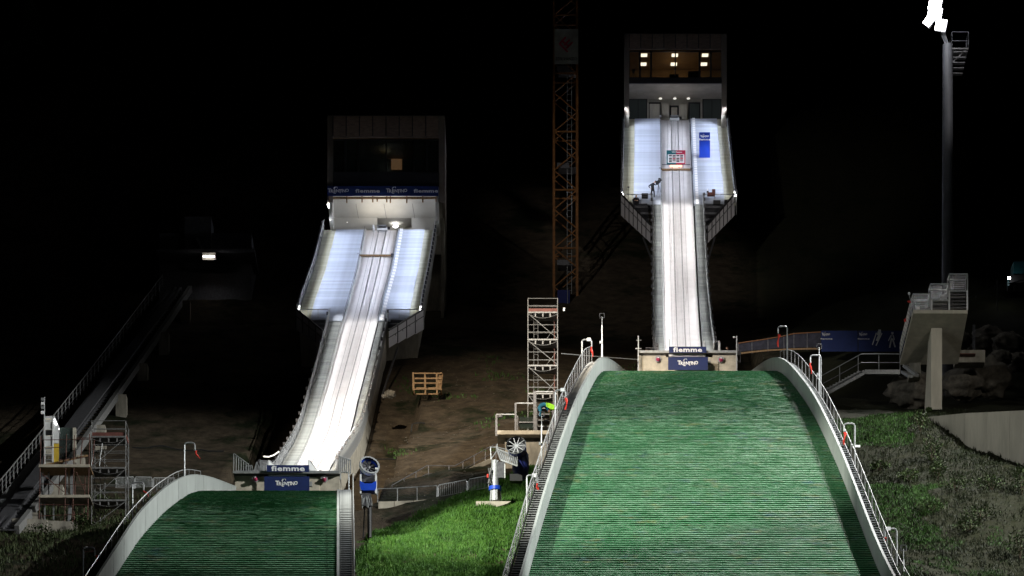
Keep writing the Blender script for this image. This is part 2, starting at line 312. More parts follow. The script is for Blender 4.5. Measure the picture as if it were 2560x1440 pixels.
# ------------------------------------------------------------------ landing hills
def mat_turf():
    m = mat('bristle_matting', (.02, .13, .055), .62, 0, spec=.25); nt = m.node_tree; b = nt.nodes['Principled BSDF']
    tc = nt.nodes.new('ShaderNodeTexCoord')
    def N(scale, st, det=6, ro=.7):
        mp = nt.nodes.new('ShaderNodeMapping'); mp.inputs['Scale'].default_value = st; n = nt.nodes.new('ShaderNodeTexNoise')
        n.inputs['Scale'].default_value = scale; n.inputs['Detail'].default_value = det; n.inputs['Roughness'].default_value = ro
        nt.links.new(tc.outputs['Object'], mp.inputs[0]); nt.links.new(mp.outputs[0], n.inputs['Vector']); return n
    def RR(n, p0, p1, c0, c1):
        r = nt.nodes.new('ShaderNodeValToRGB'); r.color_ramp.elements[0].position = p0; r.color_ramp.elements[1].position = p1
        r.color_ramp.elements[0].color = (*c0, 1); r.color_ramp.elements[1].color = (*c1, 1); nt.links.new(n.outputs[0], r.inputs[0]); return r
    def MX(f, a, bb):
        x = nt.nodes.new('ShaderNodeMix'); x.data_type = 'RGBA'; nt.links.new(f, x.inputs[0]); nt.links.new(a, x.inputs[6]); nt.links.new(bb, x.inputs[7]); return x.outputs[2]
    base = RR(N(6, (.8, 2, 2), 8), .3, .75, (.006, .075, .022), (.018, .15, .052))
    pale = RR(N(9, (.55, 3, 3), 4, .8), .3, .7, (.16, .34, .2), (.58, .68, .56))  # pale fibres mix wear and frost with sheen put into the colour
    f1 = RR(N(11, (.6, 1.5, 1.5), 6, .8), .44, .62, (0, 0, 0), (1, 1, 1)); big_ = RR(N(.16, (1, 1, 1), 5), .34, .62, (.12, .12, .12), (.55, .55, .55))
    mu = nt.nodes.new('ShaderNodeMath'); mu.operation = 'MULTIPLY'; nt.links.new(f1.outputs[0], mu.inputs[0]); nt.links.new(big_.outputs[0], mu.inputs[1])
    col = MX(mu.outputs[0], base.outputs[0], pale.outputs[0])
    tint = RR(N(.9, (.6, 2, 2), 7, .75), .4, .62, (.02, .07, .2), (.3, .24, .05)); tf = RR(N(.55, (1, 1, 1), 5), .52, .7, (0, 0, 0), (.5, .5, .5))
    col = MX(tf.outputs[0], col, tint.outputs[0])
    nt.links.new(col, b.inputs['Base Color'])
    bp = nt.nodes.new('ShaderNodeBump'); bp.inputs['Strength'].default_value = .7; bp.inputs['Distance'].default_value = .05
    nt.links.new(N(14, (1, 2.5, 2.5), 4).outputs[0], bp.inputs['Height']); nt.links.new(bp.outputs[0], b.inputs['Normal'])
    return m
M['turf'] = mat_turf()
def landing(h, label, y0, step, hb, name='landing_hill'):
    cx = (h.L(y0)+h.Rr(y0))/2; t = thing(name, (cx, y0, h.Z(y0)-1.5), label, 'ski jump landing hill')
    ys = [y0]
    while ys[-1] < h.y1-step: ys.append(ys[-1]+step)
    m = MB()
    for k in range(len(ys)-1):
        a, c = ys[k], ys[k+1]; x0, x1 = h.L(a)+.03, h.Rr(a)-.03; n = int((x1-x0)/.33); vs = []; fs = []
        for i in range(n+1):
            x = x0+(x1-x0)*i/n; j = random.uniform(-.016, .016); jy = random.uniform(-.03, .03)
            w = .03*noise.noise((x*.4, a*1.1, 0))
            vs += [(x, a+.09, h.Z(a)-.04), (x, a-.04+jy, h.Z(a)+.07+j+w*.5), (x, a+step*.5, h.Z(a+step*.5)+.05+j*.5), (x, c+.1, h.Z(c+.1)-.01)]
        for i in range(n):
            for q in range(3): fs.append((i*4+q, (i+1)*4+q, (i+1)*4+q+1, i*4+q+1))
        m.add(vs, fs)
    m.build('matting', M['turf'], t, kind='stuff')
    rows = list(np.arange(y0, h.y1, 2.0))+[h.y1]
    MB().sweep(lambda y: [(h.L(y), y, h.Z(y)-.06), (h.Rr(y), y, h.Z(y)-.06), (h.Rr(y), y, h.Z(y)-1.2), (h.L(y), y, h.Z(y)-1.2)], rows).build('concrete_slab', M['conc_d'], t)
    for sgn, E in ((-1, h.L), (1, h.Rr)):
        hh = hb[0] if sgn < 0 else hb[1]
        if hh is None: hf = lambda y: .12
        else: hf = lambda y, hh=hh: interp(y, hh[0], hh[1])
        rr = list(np.arange(y0, h.y1, .8))+[h.y1]
        for ya in np.arange(y0, h.y1-1, 3.0):
            yb_ = min(ya+3.0, h.y1); sub_ = [ya+.012]+[ya+k*.6 for k in range(1, 5) if ya+k*.6 < yb_-.1]+[yb_-.012]; of = random.uniform(-.008, .008)
            MB().sweep(lambda y: [(E(y)+of, y, h.Z(y)-1.1), (E(y)+sgn*.1, y, h.Z(y)-1.1), (E(y)+sgn*.1, y, h.Z(y)+hf(y)), (E(y)+of, y, h.Z(y)+hf(y))], sub_).build('side_board', M['grey'], t)
        MB().sweep(lambda y: [(E(y)-sgn*.02, y, h.Z(y)+hf(y)+.003), (E(y)+sgn*.14, y, h.Z(y)+hf(y)+.003), (E(y)+sgn*.14, y, h.Z(y)+hf(y)+.06), (E(y)-sgn*.02, y, h.Z(y)+hf(y)+.06)], rr).build('board_cap', M['grey'], t)
    return t
BH = ([226, 234, 255, 270, 285, 292, 300], [1.6, 1.62, 1.65, 1.4, 1.1, 1.05, .9])
landing(bh, 'large landing hill with worn green bristle matting paled for sheen, on the right', 226, .37, (BH, BH))
SH = ([226, 240, 250, 258, 270], [1.7, 1.75, 1.5, 1.15, .95])
landing(sh, 'smaller darker green landing hill with curved grey board, at lower left', 226, .36, (SH, None))

def railing(name, top, hgt, label, group, spacing=1.5, nw=6, r=.03, mt='steel', wm='steel_d', parent=None, post_m=None, wr=.007):
    """top: world points of the handrail; posts drop by hgt"""
    top = [Vector(p) for p in top]
    t = parent or thing(name, top[0]-Vector((0, 0, hgt)), label, 'railing', group)
    MB().path(top, r, 6).build('handrail', M[mt], t)
    L = [0]
    for a, b in zip(top, top[1:]): L.append(L[-1]+(b-a).length)
    n = max(1, round(L[-1]/spacing)); ps = MB().tube((0, 0, -hgt), (0, 0, 0), r*.9, 6).mesh('post', M[post_m or mt])
    def at(s):
        for k in range(len(top)-1):
            if s <= L[k+1]+1e-6: return top[k].lerp(top[k+1], (s-L[k])/max(1e-6, L[k+1]-L[k]))
        return top[-1]
    for i in range(n+1): put('post', ps, t, at(L[-1]*i/n))
    for k in range(nw):
        dz = Vector((0, 0, hgt*(k+1)/(nw+1.0))); MB().path([p-dz for p in top], wr, 4).build('wire', M[wm], t)
    return t
def steps(parent, name, ys, left, right, zf, m, depth=.3, th=.05):
    for y in ys:
        a, b = left(y), right(y); w = round(b-a, 1)
        key = (w, depth, th, m); me = STEP.get(key)
        if me is None: me = STEP[key] = MB().box((0, 0, 0), (w, depth, th)).mesh(name, M[m])
        put(name, me, parent, ((a+b)/2, y, zf(y)))
STEP = {}
def side_stairs(h, sgn, label, y0, y1, w, drop, railtop, E, rl):
    t = thing('side_staircase', (E(y0)+sgn*w/2, y0, h.Z(y0)), label, 'staircase')
    n = int((y1-y0)/.42)
    ys = [y0+(y1-y0)*i/n for i in range(n)]
    f0 = lambda y: E(y)+(sgn*.16 if sgn > 0 else -w)
    f1 = lambda y: E(y)+(w if sgn > 0 else -.16)
    steps(t, 'step', ys, f0, f1, lambda y: h.Z(y)+drop, 'steel', .2, .05)
    rows = list(np.arange(y0, y1, 2))+[y1]
    for xo in (.13, w+.04):
        MB().sweep(lambda y: [(E(y)+sgn*xo, y, h.Z(y)+drop-.2), (E(y)+sgn*(xo+.05), y, h.Z(y)+drop-.2), (E(y)+sgn*(xo+.05), y, h.Z(y)+drop+.03), (E(y)+sgn*xo, y, h.Z(y)+drop+.03)], rows).build('stringer', M['steel_d'], t)
    MB().sweep(lambda y: [(E(y)+sgn*.2, y, h.Z(y)+drop-.32), (E(y)+sgn*w, y, h.Z(y)+drop-.32), (E(y)+sgn*w, y, h.Z(y)+drop-.28), (E(y)+sgn*.2, y, h.Z(y)+drop-.28)], rows).build('underside', M['rubber'], t)  # dark sheet added so the gaps between the steps read as shade
    top = [Vector((E(y)+sgn*(w+.1), y, h.Z(y)+railtop(y))) for y in list(np.arange(y0, y1, 1.2))+[y1]]
    railing('stair_railing', top, 1.35, rl, None, 2.0, 7, .03, 'steel', 'steel_d', post_m='steel_s', wr=.005)
    return t
side_stairs(bh, -1, 'dark steel stairs climbing the left edge of the large landing hill', 227, 286, 1.0, .75, lambda y: 2.0, bh.L, 'curved wire railing along the left side of the large landing hill')
side_stairs(bh, 1, 'steel stairs climbing the right edge of the large landing hill', 227, 289, .85, .75, lambda y: 1.75, bh.Rr, 'curved wire railing along the right side of the large landing hill')
side_stairs(sh, -1, 'dark stairs behind the curved board at the left edge of the small landing hill', 227, 262, .8, .6, lambda y: 1.6, sh.L, 'curved wire railing along the left side of the small landing hill')
side_stairs(sh, 1, 'steel stairs straight beside the right edge of the small landing hill', 227, 270, 1.0, .1, lambda y: 1.35, sh.Rr, 'railing beside the stairs at the right of the small landing hill')

# ------------------------------------------------------------------ in-runs
def strip_light(a, b, aim, watts, col=(.9, .94, 1), w=.25):       # a light line under a handrail, shining on the track
    a = Vector(a); b = Vector(b); d = bpy.data.lights.new('rail_light', 'AREA'); d.shape = 'RECTANGLE'; L = (b-a).length
    d.size = L; d.size_y = w; d.energy = watts; d.color = col; d.spread = R(115)
    o = bpy.data.objects.new('rail_light', d); C.objects.link(o); mid = (a+b)/2; o.location = mid
    z = -(Vector(aim)-mid).normalized(); x = (b-a).normalized(); z = (z-x*z.dot(x)).normalized(); y = z.cross(x)
    o.rotation_euler = Matrix((x, y, z)).transposed().to_euler(); return o

def inrun(r, label, depth, sd, nstep, tstep, watts, tw, colt=(.8, .86, 1)):
    y0, y1, yf = r.lip, r.top, r.front
    t = thing('ski_jump_inrun', (r.rc(y0), y0, r.Z(y0)-3), label, 'ski jump in-run')
    rows = list(np.arange(y0, y1, 1.2))+[y1+.6]
    Z = lambda y: r.Z(y)
    MB().sweep(lambda y: [(r.tl(y), y, Z(y)), (r.tr(y), y, Z(y)), (r.tr(y), y, Z(y)-.3), (r.tl(y), y, Z(y)-.3)], rows).build('track_bed', M['white'], t)
    for k in (-1, 1):
        c = lambda y: r.rc(y)+k*.36
        MB().sweep(lambda y: [(c(y)+dx, y, Z(y)+dz) for dx, dz in ((-.2, .0), (-.17, .055), (-.06, .055), (-.05, .012), (.05, .012), (.06, .055), (.17, .055), (.2, .0))], rows).build('ski_track', M['white'], t)
        MB().sweep(lambda y: [(c(y)+dx, y, Z(y)+dz) for dx, dz in ((-.045, .014), (.045, .014), (.045, .02), (-.045, .02))], rows).build('groove', M['groove'], t)
        MB().sweep(lambda y: [(r.rc(y)+k*.78+dx, y, Z(y)+dz) for dx, dz in ((-.018, .003), (.018, .003), (.018, .012), (-.018, .012))], rows).build('drain_strip', M['groove'], t)
    MB().sweep(lambda y: [(r.tl(y)-.12, y, Z(y)-.3), (r.tl(y)-.003, y, Z(y)-.3), (r.tl(y)-.003, y, Z(y)+.14), (r.tl(y)-.12, y, Z(y)+.14)], rows).build('track_kerb', M['whitec'], t)
    MB().sweep(lambda y: [(r.tr(y)+.003, y, Z(y)-.3), (r.tr(y)+.07, y, Z(y)-.3), (r.tr(y)+.07, y, Z(y)+.1), (r.tr(y)+.003, y, Z(y)+.1)], rows).build('track_kerb', M['whitec'], t)
    nr = list(np.arange(y0, yf, 1.5))+[yf]
    MB().sweep(lambda y: [(r.sl(y)+.05, y, Z(y)-.36), (r.sr(y)-.05, y, Z(y)-.36), (r.sr(y)-.05, y, Z(y)-.36-depth), (r.sl(y)+.05, y, Z(y)-.36-depth)], nr).build('support_beam', M['conc'], t)
    rs = y0+1.5
    ys = list(np.arange(rs, yf-.1, nstep))
    steps(t, 'stair_step', ys, lambda y: r.sl(y)+.08, lambda y: r.tl(y)-.14, lambda y: Z(y)+.12, 'grate', .26, sd)
    steps(t, 'stair_step', ys, lambda y: r.tr(y)+.3, lambda y: r.sr(y)-.08, lambda y: Z(y)+.12, 'grate', .26, sd)
    for a, b in ((r.sl, r.tl), (r.tr, r.sr)):
        for f, dx in ((a, .25 if a is r.tr else 0), (b, -.16 if b is r.tl else -.04)):
            MB().sweep(lambda y: [(f(y)+dx, y, Z(y)-.15), (f(y)+dx+.05, y, Z(y)-.15), (f(y)+dx+.05, y, Z(y)+.2), (f(y)+dx, y, Z(y)+.2)], nr).build('stringer', M['steel'], t)
    # wide terraces either side of the track
    ty = list(np.arange(yf, y1, tstep)); h = tstep*.72
    iw = 1.15
    steps(t, 'terrace_step', ty, lambda y: r.wl(y)+iw*1.0, lambda y: r.tl(y)-.16, lambda y: Z(y)+.2, 'alu', tstep*.95, h*.88)
    steps(t, 'terrace_step', ty, lambda y: r.tr(y)+.2, lambda y: r.wr(y)-iw*.9, lambda y: Z(y)+.2, 'alu', tstep*.95, h*.88)
    steps(t, 'edge_step', ty, lambda y: r.wl(y), lambda y: r.wl(y)+iw*1.0-.01, lambda y: Z(y)+.14, 'alu_y', tstep*.95, h*.86)
    steps(t, 'edge_step', ty, lambda y: r.wr(y)-iw*.9+.01, lambda y: r.wr(y), lambda y: Z(y)+.14, 'alu_y', tstep*.95, h*.86)
    tr_ = list(np.arange(yf, y1, 2))+[y1]
    for a, b in ((r.wl, r.tl), (r.tr, r.wr)):
        MB().sweep(lambda y: [(a(y)+.05, y, Z(y)-.2), (b(y)-.1, y, Z(y)-.2), (b(y)-.1, y, Z(y)-.5), (a(y)+.05, y, Z(y)-.5)], tr_).build('terrace_slab', M['steel_d'], t)
    for f, s in ((r.tl, -1), (r.tr, 1)):                            # thin rail dividing terrace from track
        MB().path([(f(y)+s*.12, y, Z(y)+.62) for y in tr_], .022, 5).build('kerb_rail', M['steel_d'], t)
    for y in ty[::2]:
        put('gate_number_plate', PLATE, t, (r.tr(y)+.5, y-tstep*.48-.03, Z(y)+.24))
    MB().sweep(lambda y: [(r.tr(y)+.075, y, Z(y)-.3), (r.tr(y)+.24, y, Z(y)-.3), (r.tr(y)+.24, y, Z(y)-.02), (r.tr(y)+.075, y, Z(y)-.02)], nr).build('rubber_gap', M['rubber'], t)
    # outer railings: narrow part, then terraces
    for f, s, wf in ((r.sl, -1, r.wl), (r.sr, 1, r.wr)):
        a = y0+(3.5 if s < 0 or r is big else 16); pts = [Vector((f(y), y, Z(y)+1.25)) for y in list(np.arange(a, yf, 1.0))+[yf]]
        MB().path(pts, .045, 6).build('handrail', M['steel'], t)
        MB().path([p-Vector((0, 0, .3)) for p in pts], .03, 5).build('handrail', M['steel'], t)
        for p in pts[::1]: put('baluster', BAL, t, p-Vector((0, 0, .55)))
        MB().sweep(lambda y: [(f(y)+s*.08, y, Z(y)-.6), (f(y)+s*.1, y, Z(y)-.6), (f(y)+s*.1, y, Z(y)+1.0), (f(y)+s*.08, y, Z(y)+1.0)], list(np.arange(a, yf, 1.5))+[yf]).build('side_panel', M['meshp'], t)
        for k, p in enumerate(pts[::2]): put('outer_bracket', BRK, t, p+Vector((s*.13, 0, -.05)))
        pts = [Vector((wf(y), y, Z(y)+1.25)) for y in tr_]
        MB().path(pts, .05, 6).build('handrail', M['pipe'], t)
        MB().path([p-Vector((0, 0, .5)) for p in pts], .03, 5).build('handrail', M['steel'], t)
        for i, y in enumerate(np.arange(yf, y1, 1.0)): put('baluster', BAL, t, (wf(y), y, Z(y)+.68)); put('outer_bracket', BRK, t, (wf(y)+s*.12, y, Z(y)+1.2))
        MB().sweep(lambda y: [(wf(y)+s*.1, y, Z(y)-.9), (wf(y)+s*.12, y, Z(y)-.9), (wf(y)+s*.12, y, Z(y)+.95), (wf(y)+s*.1, y, Z(y)+.95)], tr_).build('side_panel', M['meshp'], t)
        # cross railing at the lower end of the terrace
        a = Vector((wf(yf), yf-.05, Z(yf)+1.15)); b = Vector((f(yf)+s*.15, yf-.05, Z(yf)+1.15))
        MB().path([a, b], .04, 6).build('handrail', M['steel'], t)
        for q in range(4): put('baluster', BAL, t, a.lerp(b, q/3)-Vector((0, 0, .55)))
        # lights: small lit tubes at the rail ends, real light lines along the rails
        for yy in (yf-.1,): MB().tube((wf(yf), yy, Z(yf)+1.0), (wf(yf+1.2), yf+1.2, Z(yf+1.2)+1.0), .07, 6).build('lit_tube', M['lampw'], t)
    for s, wf in ((-1, r.wl), (1, r.wr)):
        n = 2
        for q in range(n):
            ya, yb = lerp(yf+.5, y1-1, q/n), lerp(yf+.5, y1-1, (q+1)/n); ym = (ya+yb)/2
            strip_light((wf(ya)-s*.1, ya, Z(ya)+2.3), (wf(yb)-s*.1, yb, Z(yb)+2.3), (r.rc(ym)+s*.4, ym, Z(ym)), tw*1.3, colt)
    for s, f in ((-1, r.sl), (1, r.sr)):
        n = 4
        for q in range(n):
            ya, yb = lerp(y0+4, yf, q/n), lerp(y0+4, yf, (q+1)/n); ym = (ya+yb)/2
            strip_light((f(ya)-s*.08, ya, Z(ya)+1.3), (f(yb)-s*.08, yb, Z(yb)+1.3), (r.rc(ym), ym, Z(ym)), watts*(1.3+.35*(q == 0)), (1, .99, .98))
    return t
PLATE = MB().box((0, 0, 0), (.3, .03, .26)).mesh('gate_number_plate', M['ink'])
BAL = MB().tube((0, 0, -.55), (0, 0, .5), .028, 5).mesh('baluster', M['steel'])
BRK = MB().box((0, 0, 0), (.16, .14, .26)).mesh('outer_bracket', M['steel_d'])
M['meshp'] = glass('perforated_side_sheet', (.42, .42, .42), .5, .5)
bi = inrun(big, 'tall straight floodlit ski jump in-run under the lit tower, on the right', 1.4, .12, .4, .36, 170, 420)
si = inrun(small, 'bending floodlit ski jump in-run under the dark tower, on the left', 3.2, .12, .37, .34, 170, 380)

def wings(r, t, drops, sides, name_mat, n=7, h=1.75):               # flared side panels below the terraces
    for s, (xa, pa, xb, pb) in sides.items():
        Ya = r.front; Yb = r.front-8.0*drops
        A = P(xa, pa, Ya); B = P(xb, pb, Yb)
        MB().beam(A, B, .12, .14).build('wing_rail', M['frame'], t)
        MB().beam(A-Vector((0, 0, h*.36)), B-Vector((0, 0, h*.36)), .06, .06).build('wing_rail', M['frame'], t)
        for k in range(n):
            p, q = A.lerp(B, k/n), A.lerp(B, (k+1)/n); e = (q-p)*.02; ov = Vector((0, .04, -.07))
            hh = lerp(h, h*.8, k/n)
            m = MB(); m.prism([p+e+ov, q-e+ov, q-e+Vector((0, .04, -hh)), p+e+Vector((0, .04, -hh))], (0, .04, 0)); m.build('wing_panel', M[name_mat], t)
            m = MB().tube(p, p-Vector((0, 0, hh)), .05, 6); m.build('post', M['frame'], t)
        # deck frame inside the flare
        inner = Vector((B.x, Ya, A.z-.9)); 
        for k in range(1, 5):
            p = A.lerp(B, k/5)-Vector((0, 0, .75)); MB().beam(p, Vector((B.x, p.y, p.z)), .12, .2).build('cross_beam', M['steel_d'], t)
        MB().prism([A-Vector((0, -.2, .9)), B-Vector((0, -.2, 1.1)), Vector((B.x, Ya, A.z-.9))], (0, 0, -.12)).build('wing_deck', M['steel_d'], t)
        MB().beam(A.lerp(B, .75)-Vector((0, 0, 2.0)), (B.x-s*.5, Yb-3, r.Z(Yb-3)-2.6), .14, .14).build('strut', M['steel_d'], t)
wings(big, bi, 1.0, {-1: (1552, 484, 1626, 562), 1: (1837, 484, 1770, 562)}, 'screen', 7, 2.1)
wings(small, si, .8, {-1: (740, 772, 806, 826), 1: (1060, 772, 972, 826)}, 'screen', 4, 1.8)
MB().sweep(lambda y: [(big.wl(360)+.3, y, big.Z(y)-.6), (big.wr(360)-.3, y, big.Z(y)-.6), (big.wr(360)-.6, y, big.Z(y)-1.6), (big.wl(360)+.6, y, big.Z(y)-1.6)], [360, 370, 384]).build('support_beam', M['conc_d'], bi)
MB().sweep(lambda y: [(small.wl(y)+.1, y, small.Z(y)-.6), (small.wr(y)-.1, y, small.Z(y)-.6), (small.wr(y)-.3, y, small.Z(y)-4), (small.wl(y)+.3, y, small.Z(y)-4)], [small.front, 330, 344]).build('support_beam', M['conc_d'], si)
for y in (312, 325, 340, 352): 
    MB().box((big.rc(y), y, (big.Z(y)-1.5+G(big.rc(y), y, False)-2)/2), (2.4, 1.0, big.Z(y)-1.5-G(big.rc(y), y, False)+2)).build('pier', M['conc_d'], bi)
# start gate hardware on top of each track
def start_gate(r, label, py, shroud):
    Y = r.top+.3; c = P(r.rc(Y)/Y*FP+1280, py, Y); t = thing('start_gate_winch', c, label, 'winch')
    MB().box(c+Vector((0, 0, .1)), (1.0, .8, .2)).build('base_frame', M['whitec'], t)
    MB().box(c+Vector((0, 0, .5)), (.9, .5, .12)).box(c+Vector((-.42, 0, .35)), (.08, .5, .4)).box(c+Vector((.42, 0, .35)), (.08, .5, .4)).build('housing', M['steel'], t)
    MB().tube(c+Vector((-.36, -.1, .33)), c+Vector((.36, -.1, .33)), .1, 10).build('drum', M['steel_d'], t)
    MB().tube(c+Vector((.5, 0, .35)), c+Vector((.75, 0, .35)), .14, 10).build('motor', M['black'], t)
    if shroud:
        m = MB()
        for k in range(5): m.lathe(c+Vector((-.85+.05*k, -.2, .55-.28*k)), (0, 0, -.28), [(0, .1+.03*(k % 2)), (1, .13)], 8)
        m.build('plastic_sheeting', M['ink'], t)
start_gate(small, 'metal start gate winch wrapped in plastic at the head of the left track', 579, True)
start_gate(big, 'metal start gate winch at the head of the right track', 303, False)
for r, px, a, b, rot in ((small, 640, 896, 981, 0), (big, 425, 1651, 1729, 0)):
    Y = Yof(r, px)-.3; A = P(a, px-1, Y); B = P(b, px-1, Y)
    t = thing('start_bar', (A+B)/2, 'brown start bar across the '+('left' if r is small else 'right')+' track', 'start bar')
    MB().beam(A, B, .22, .14).build('beam', M['wood'], t)
    for q in (A, B): MB().box(q, (.25, .3, .3)).build('clamp', M['steel_d'], t)
Yb_ = Yof(big, 412); MBb = P(1690, 394, Yb_-.3)
t = thing('start_list_board', MBb, 'square teal and red board of sponsor boxes standing on the right track', 'board')
w, hgt = 47/FP*Yb_, 36/FP*Yb_
MB().box(MBb+Vector((-w/4, 0, 0)), (w/2, .06, hgt)).build('teal_half', M['teal'], t); MB().box(MBb+Vector((w/4, 0, 0)), (w/2, .06, hgt)).build('red_half', M['redp'], t)
MB().box(MBb+Vector((0, -.04, -.12)), (w*.88, .02, hgt*.58)).build('white_field', M['ink'], t)
for i in range(4):
    for j in range(5):
        c = MBb+Vector(((i-1.5)*w*.2, -.06, .19-j*.155)); MB().box(c, (w*.16, .02, .1)).build('sponsor_box', M[('black', 'redp', 'inkg')[(i*3+j*2) % 3 if (i+j) % 2 else 0]], t)
put('lettering', ME_TRE, t, MBb+Vector((-.22, -.05, hgt*.37)), scale=(.075, 1, .1)); put('lettering', ME_FIE, t, MBb+Vector((.32, -.05, hgt*.37)), scale=(.1, 1, .14))
q = Yof(big, 420); t = thing('start_light', P(1690, 416, q), 'glowing orange light bar just under the sponsor board', 'light'); MB().box(P(1690, 415, q-.1), (1.2, .1, .14)).build('glow_tube', M['lampo'], t); MB().box(P(1690, 411.5, q), (2.9, .05, .05)).build('cross_bar', M['steel_d'], t)
Y = Yof(big, 400)-.4; p = P(1761.5, 366.5, Y)
t = thing('upright_banner', p, 'tall royal blue upright banner standing on the right terrace steps', 'banner')
MB().box(p, (27/FP*Y, .3, 69/FP*Y)).build('cloth', M['blueb'], t)
put('lettering', ME_TRE, t, p+Vector((0, -.17, 1.0)), scale=(.165, 1, .2)); put('lettering', ME_FIE, t, p+Vector((0, -.17, .68)), scale=(.19, 1, .2))

# ------------------------------------------------------------------ towers
def tower(r, name_label, px0, px1, ys, Yf, lit, gl, wallpy, depth):
    """ys: rows of roof, glass top, glass bottom, band bottom, ceiling end; px0,px1 outer edges of the facade"""
    X = lambda px, Y=Yf: (px-1280)/FP*Y
    Zp = lambda py, Y=Yf: (HZ-py)/FP*Y
    x0, x1 = X(px0), X(px1); zt, zg, zb, zl = [Zp(v) for v in ys[:4]]; W = x1-x0; yb = Yf+depth
    t = thing('start_tower', ((x0+x1)/2, Yf+3, G((x0+x1)/2, Yf+3)), name_label, 'tower')
    n = 8; c = .55
    for k in range(n):
        a, b = x0+c+(W-2*c)*k/n, x0+c+(W-2*c)*(k+1)/n
        MB().box(((a+b)/2, Yf+.06, (zg+.12+zt)/2), (b-a-.06, .12, zt-zg-.12)).build('facade_panel', M['larch'], t)
        MB().box((a, Yf, (zg+zt)/2+.1), (.1, .14, (zt-zg)-.3)).build('facade_batten', M['frame'], t)
    zlow = Zp(wallpy)
    for s, xx in ((-1, x0), (1, x1)):
        MB().box((xx-s*c/2, Yf+.15, (zt+zlow)/2), (c, .3, zt-zlow)).build('perforated_column', M['meshm'], t)
        gz = G(xx, Yf+3)-3
        MB().box((xx-s*.12, (Yf+yb)/2+.2, (zt+zlow)/2), (.24, depth-.3, zt-zlow)).build('side_wall', M['meshm'], t)
        MB().box((xx-s*.3, (Yf+4+yb)/2, (zlow+gz)/2), (.3, depth-4, zlow-gz)).build('base_wall', M['conc_d'], t)
    MB().box(((x0+x1)/2, (Yf+yb)/2+.15, zt+.05), (W, depth+.1, .12)).build('roof', M['steel_d'], t)
    MB().box(((x0+x1)/2, yb, (zt+G(x0, yb)-3)/2), (W, .3, zt-G(x0, yb)+3)).build('back_wall', M['conc_d'], t)
    zc = zg+.05; gd = 5.0                                             # glazed judges' room
    MB().box(((x0+x1)/2, Yf+.35+gd/2, zc+.1), (W-.6, gd, .1)).build('room_ceiling', M['inner'], t)
    MB().box(((x0+x1)/2, Yf+.35+gd, (zb+zc)/2), (W-.6, .1, zc-zb+.3)).build('room_wall', M['inner' if lit else 'winb'], t)
    MB().box(((x0+x1)/2, Yf+.4+gd/2, zb-.25), (W-.6, gd, .1)).build('room_floor', M['shadow'], t)
    x_in0, x_in1 = x0+c+.02, x1-c-.02; cuts = [0, .11, .24, .5, .76, .89, 1]
    for k in range(6):
        a, b = lerp(x_in0, x_in1, cuts[k]), lerp(x_in0, x_in1, cuts[k+1]); wd = MB().box(((a+b)/2, Yf+.2, zg-.04), (b-a, .16, .08)).box(((a+b)/2, Yf+.2, zb+.04), (b-a, .16, .08))
        th = .14 if k in (1, 4) else .06
        wd.box((a+th/2, Yf+.2, (zg+zb)/2), (th, .158, zg-zb)).box((b-th/2, Yf+.2, (zg+zb)/2), (th, .158, zg-zb))
        o = wd.build('window', M['frame'], t)
        MB().box(((a+b)/2, Yf+.24, (zg+zb)/2), (b-a-2*th, .02, zg-zb-.16)).build('pane', M['glass' if lit else 'glassd'], o)
    MB().box(((x0+x1)/2, Yf+.1, (zb+zl)/2), (W-2*c, .25, zb-zl-.02)).build('dark_band', M['frame'], t)
    Yw = r.top+1.2
    zw = Zp(ys[4], Yw)
    MB().prism([(x0+.3, Yf+.25, zl), (x1-.3, Yf+.25, zl), (x1-.3, Yw, zw), (x0+.3, Yw, zw)], (0, 0, .2)).build('underside', M['board_c' if lit else 'cladl'], t)
    if lit:
        for i in range(3):
            for j in range(2):
                MB().box((lerp(x_in0, x_in1, (.165, .5, .83)[i]), Yf+1.4+2.3*j, zc+.02), (.66, .75, .04)).build('ceiling_light', M['ceil'], t)
        for cx, w, hh in ((.49, 1.0, .75), (.7, 1.15, 1.05), (.93, .9, .35)): MB().box((lerp(x_in0, x_in1, cx), Yf+1.0, zb+hh/2), (w, .08, hh)).build('monitor', M['black'], t)
        MB().box((lerp(x_in0, x_in1, .9), Yf+1.1, zb+.3), (.5, .05, .26)).box((lerp(x_in0, x_in1, .1), Yf+1.1, zb+.15), (.5, .05, .22)).build('lit_screen', M['ceil'], t)
        d = bpy.data.lights.new('room_light', 'POINT'); d.energy = 75; d.shadow_soft_size = 1; d.color = (1, .74, .45); o = bpy.data.objects.new('room_light', d); C.objects.link(o); o.location = ((x0+x1)/2, Yf+2.6, zb+1.0)
    else:
        p = P(991.5, 408, Yf+.3+gd-.1); MB().box(p, (1.05, .06, 1.25)).build('lit_doorway', M['doorglow'], t)
        d = bpy.data.lights.new('doorway_spill', 'POINT'); d.energy = 22; d.shadow_soft_size = .5; d.color = (.85, 1, .9); o = bpy.data.objects.new('doorway_spill', d); C.objects.link(o); o.location = p+Vector((-1, -2.2, .4))
    return t, X, Zp, x0, x1, zl, zw, Yw, Yf, yb
M['doorglow'] = mat('lit_doorway_glow', (.75, .42, .2), .6, emit=.42)
tb, X, Zp, x0, x1, zl, zw, Yw, Yf, yb = tower(big, 'tall start tower with lit judges room, above the right in-run', 1560, 1817, (85, 126, 194, 208, 248), 382.4, True, None, 333, 8)
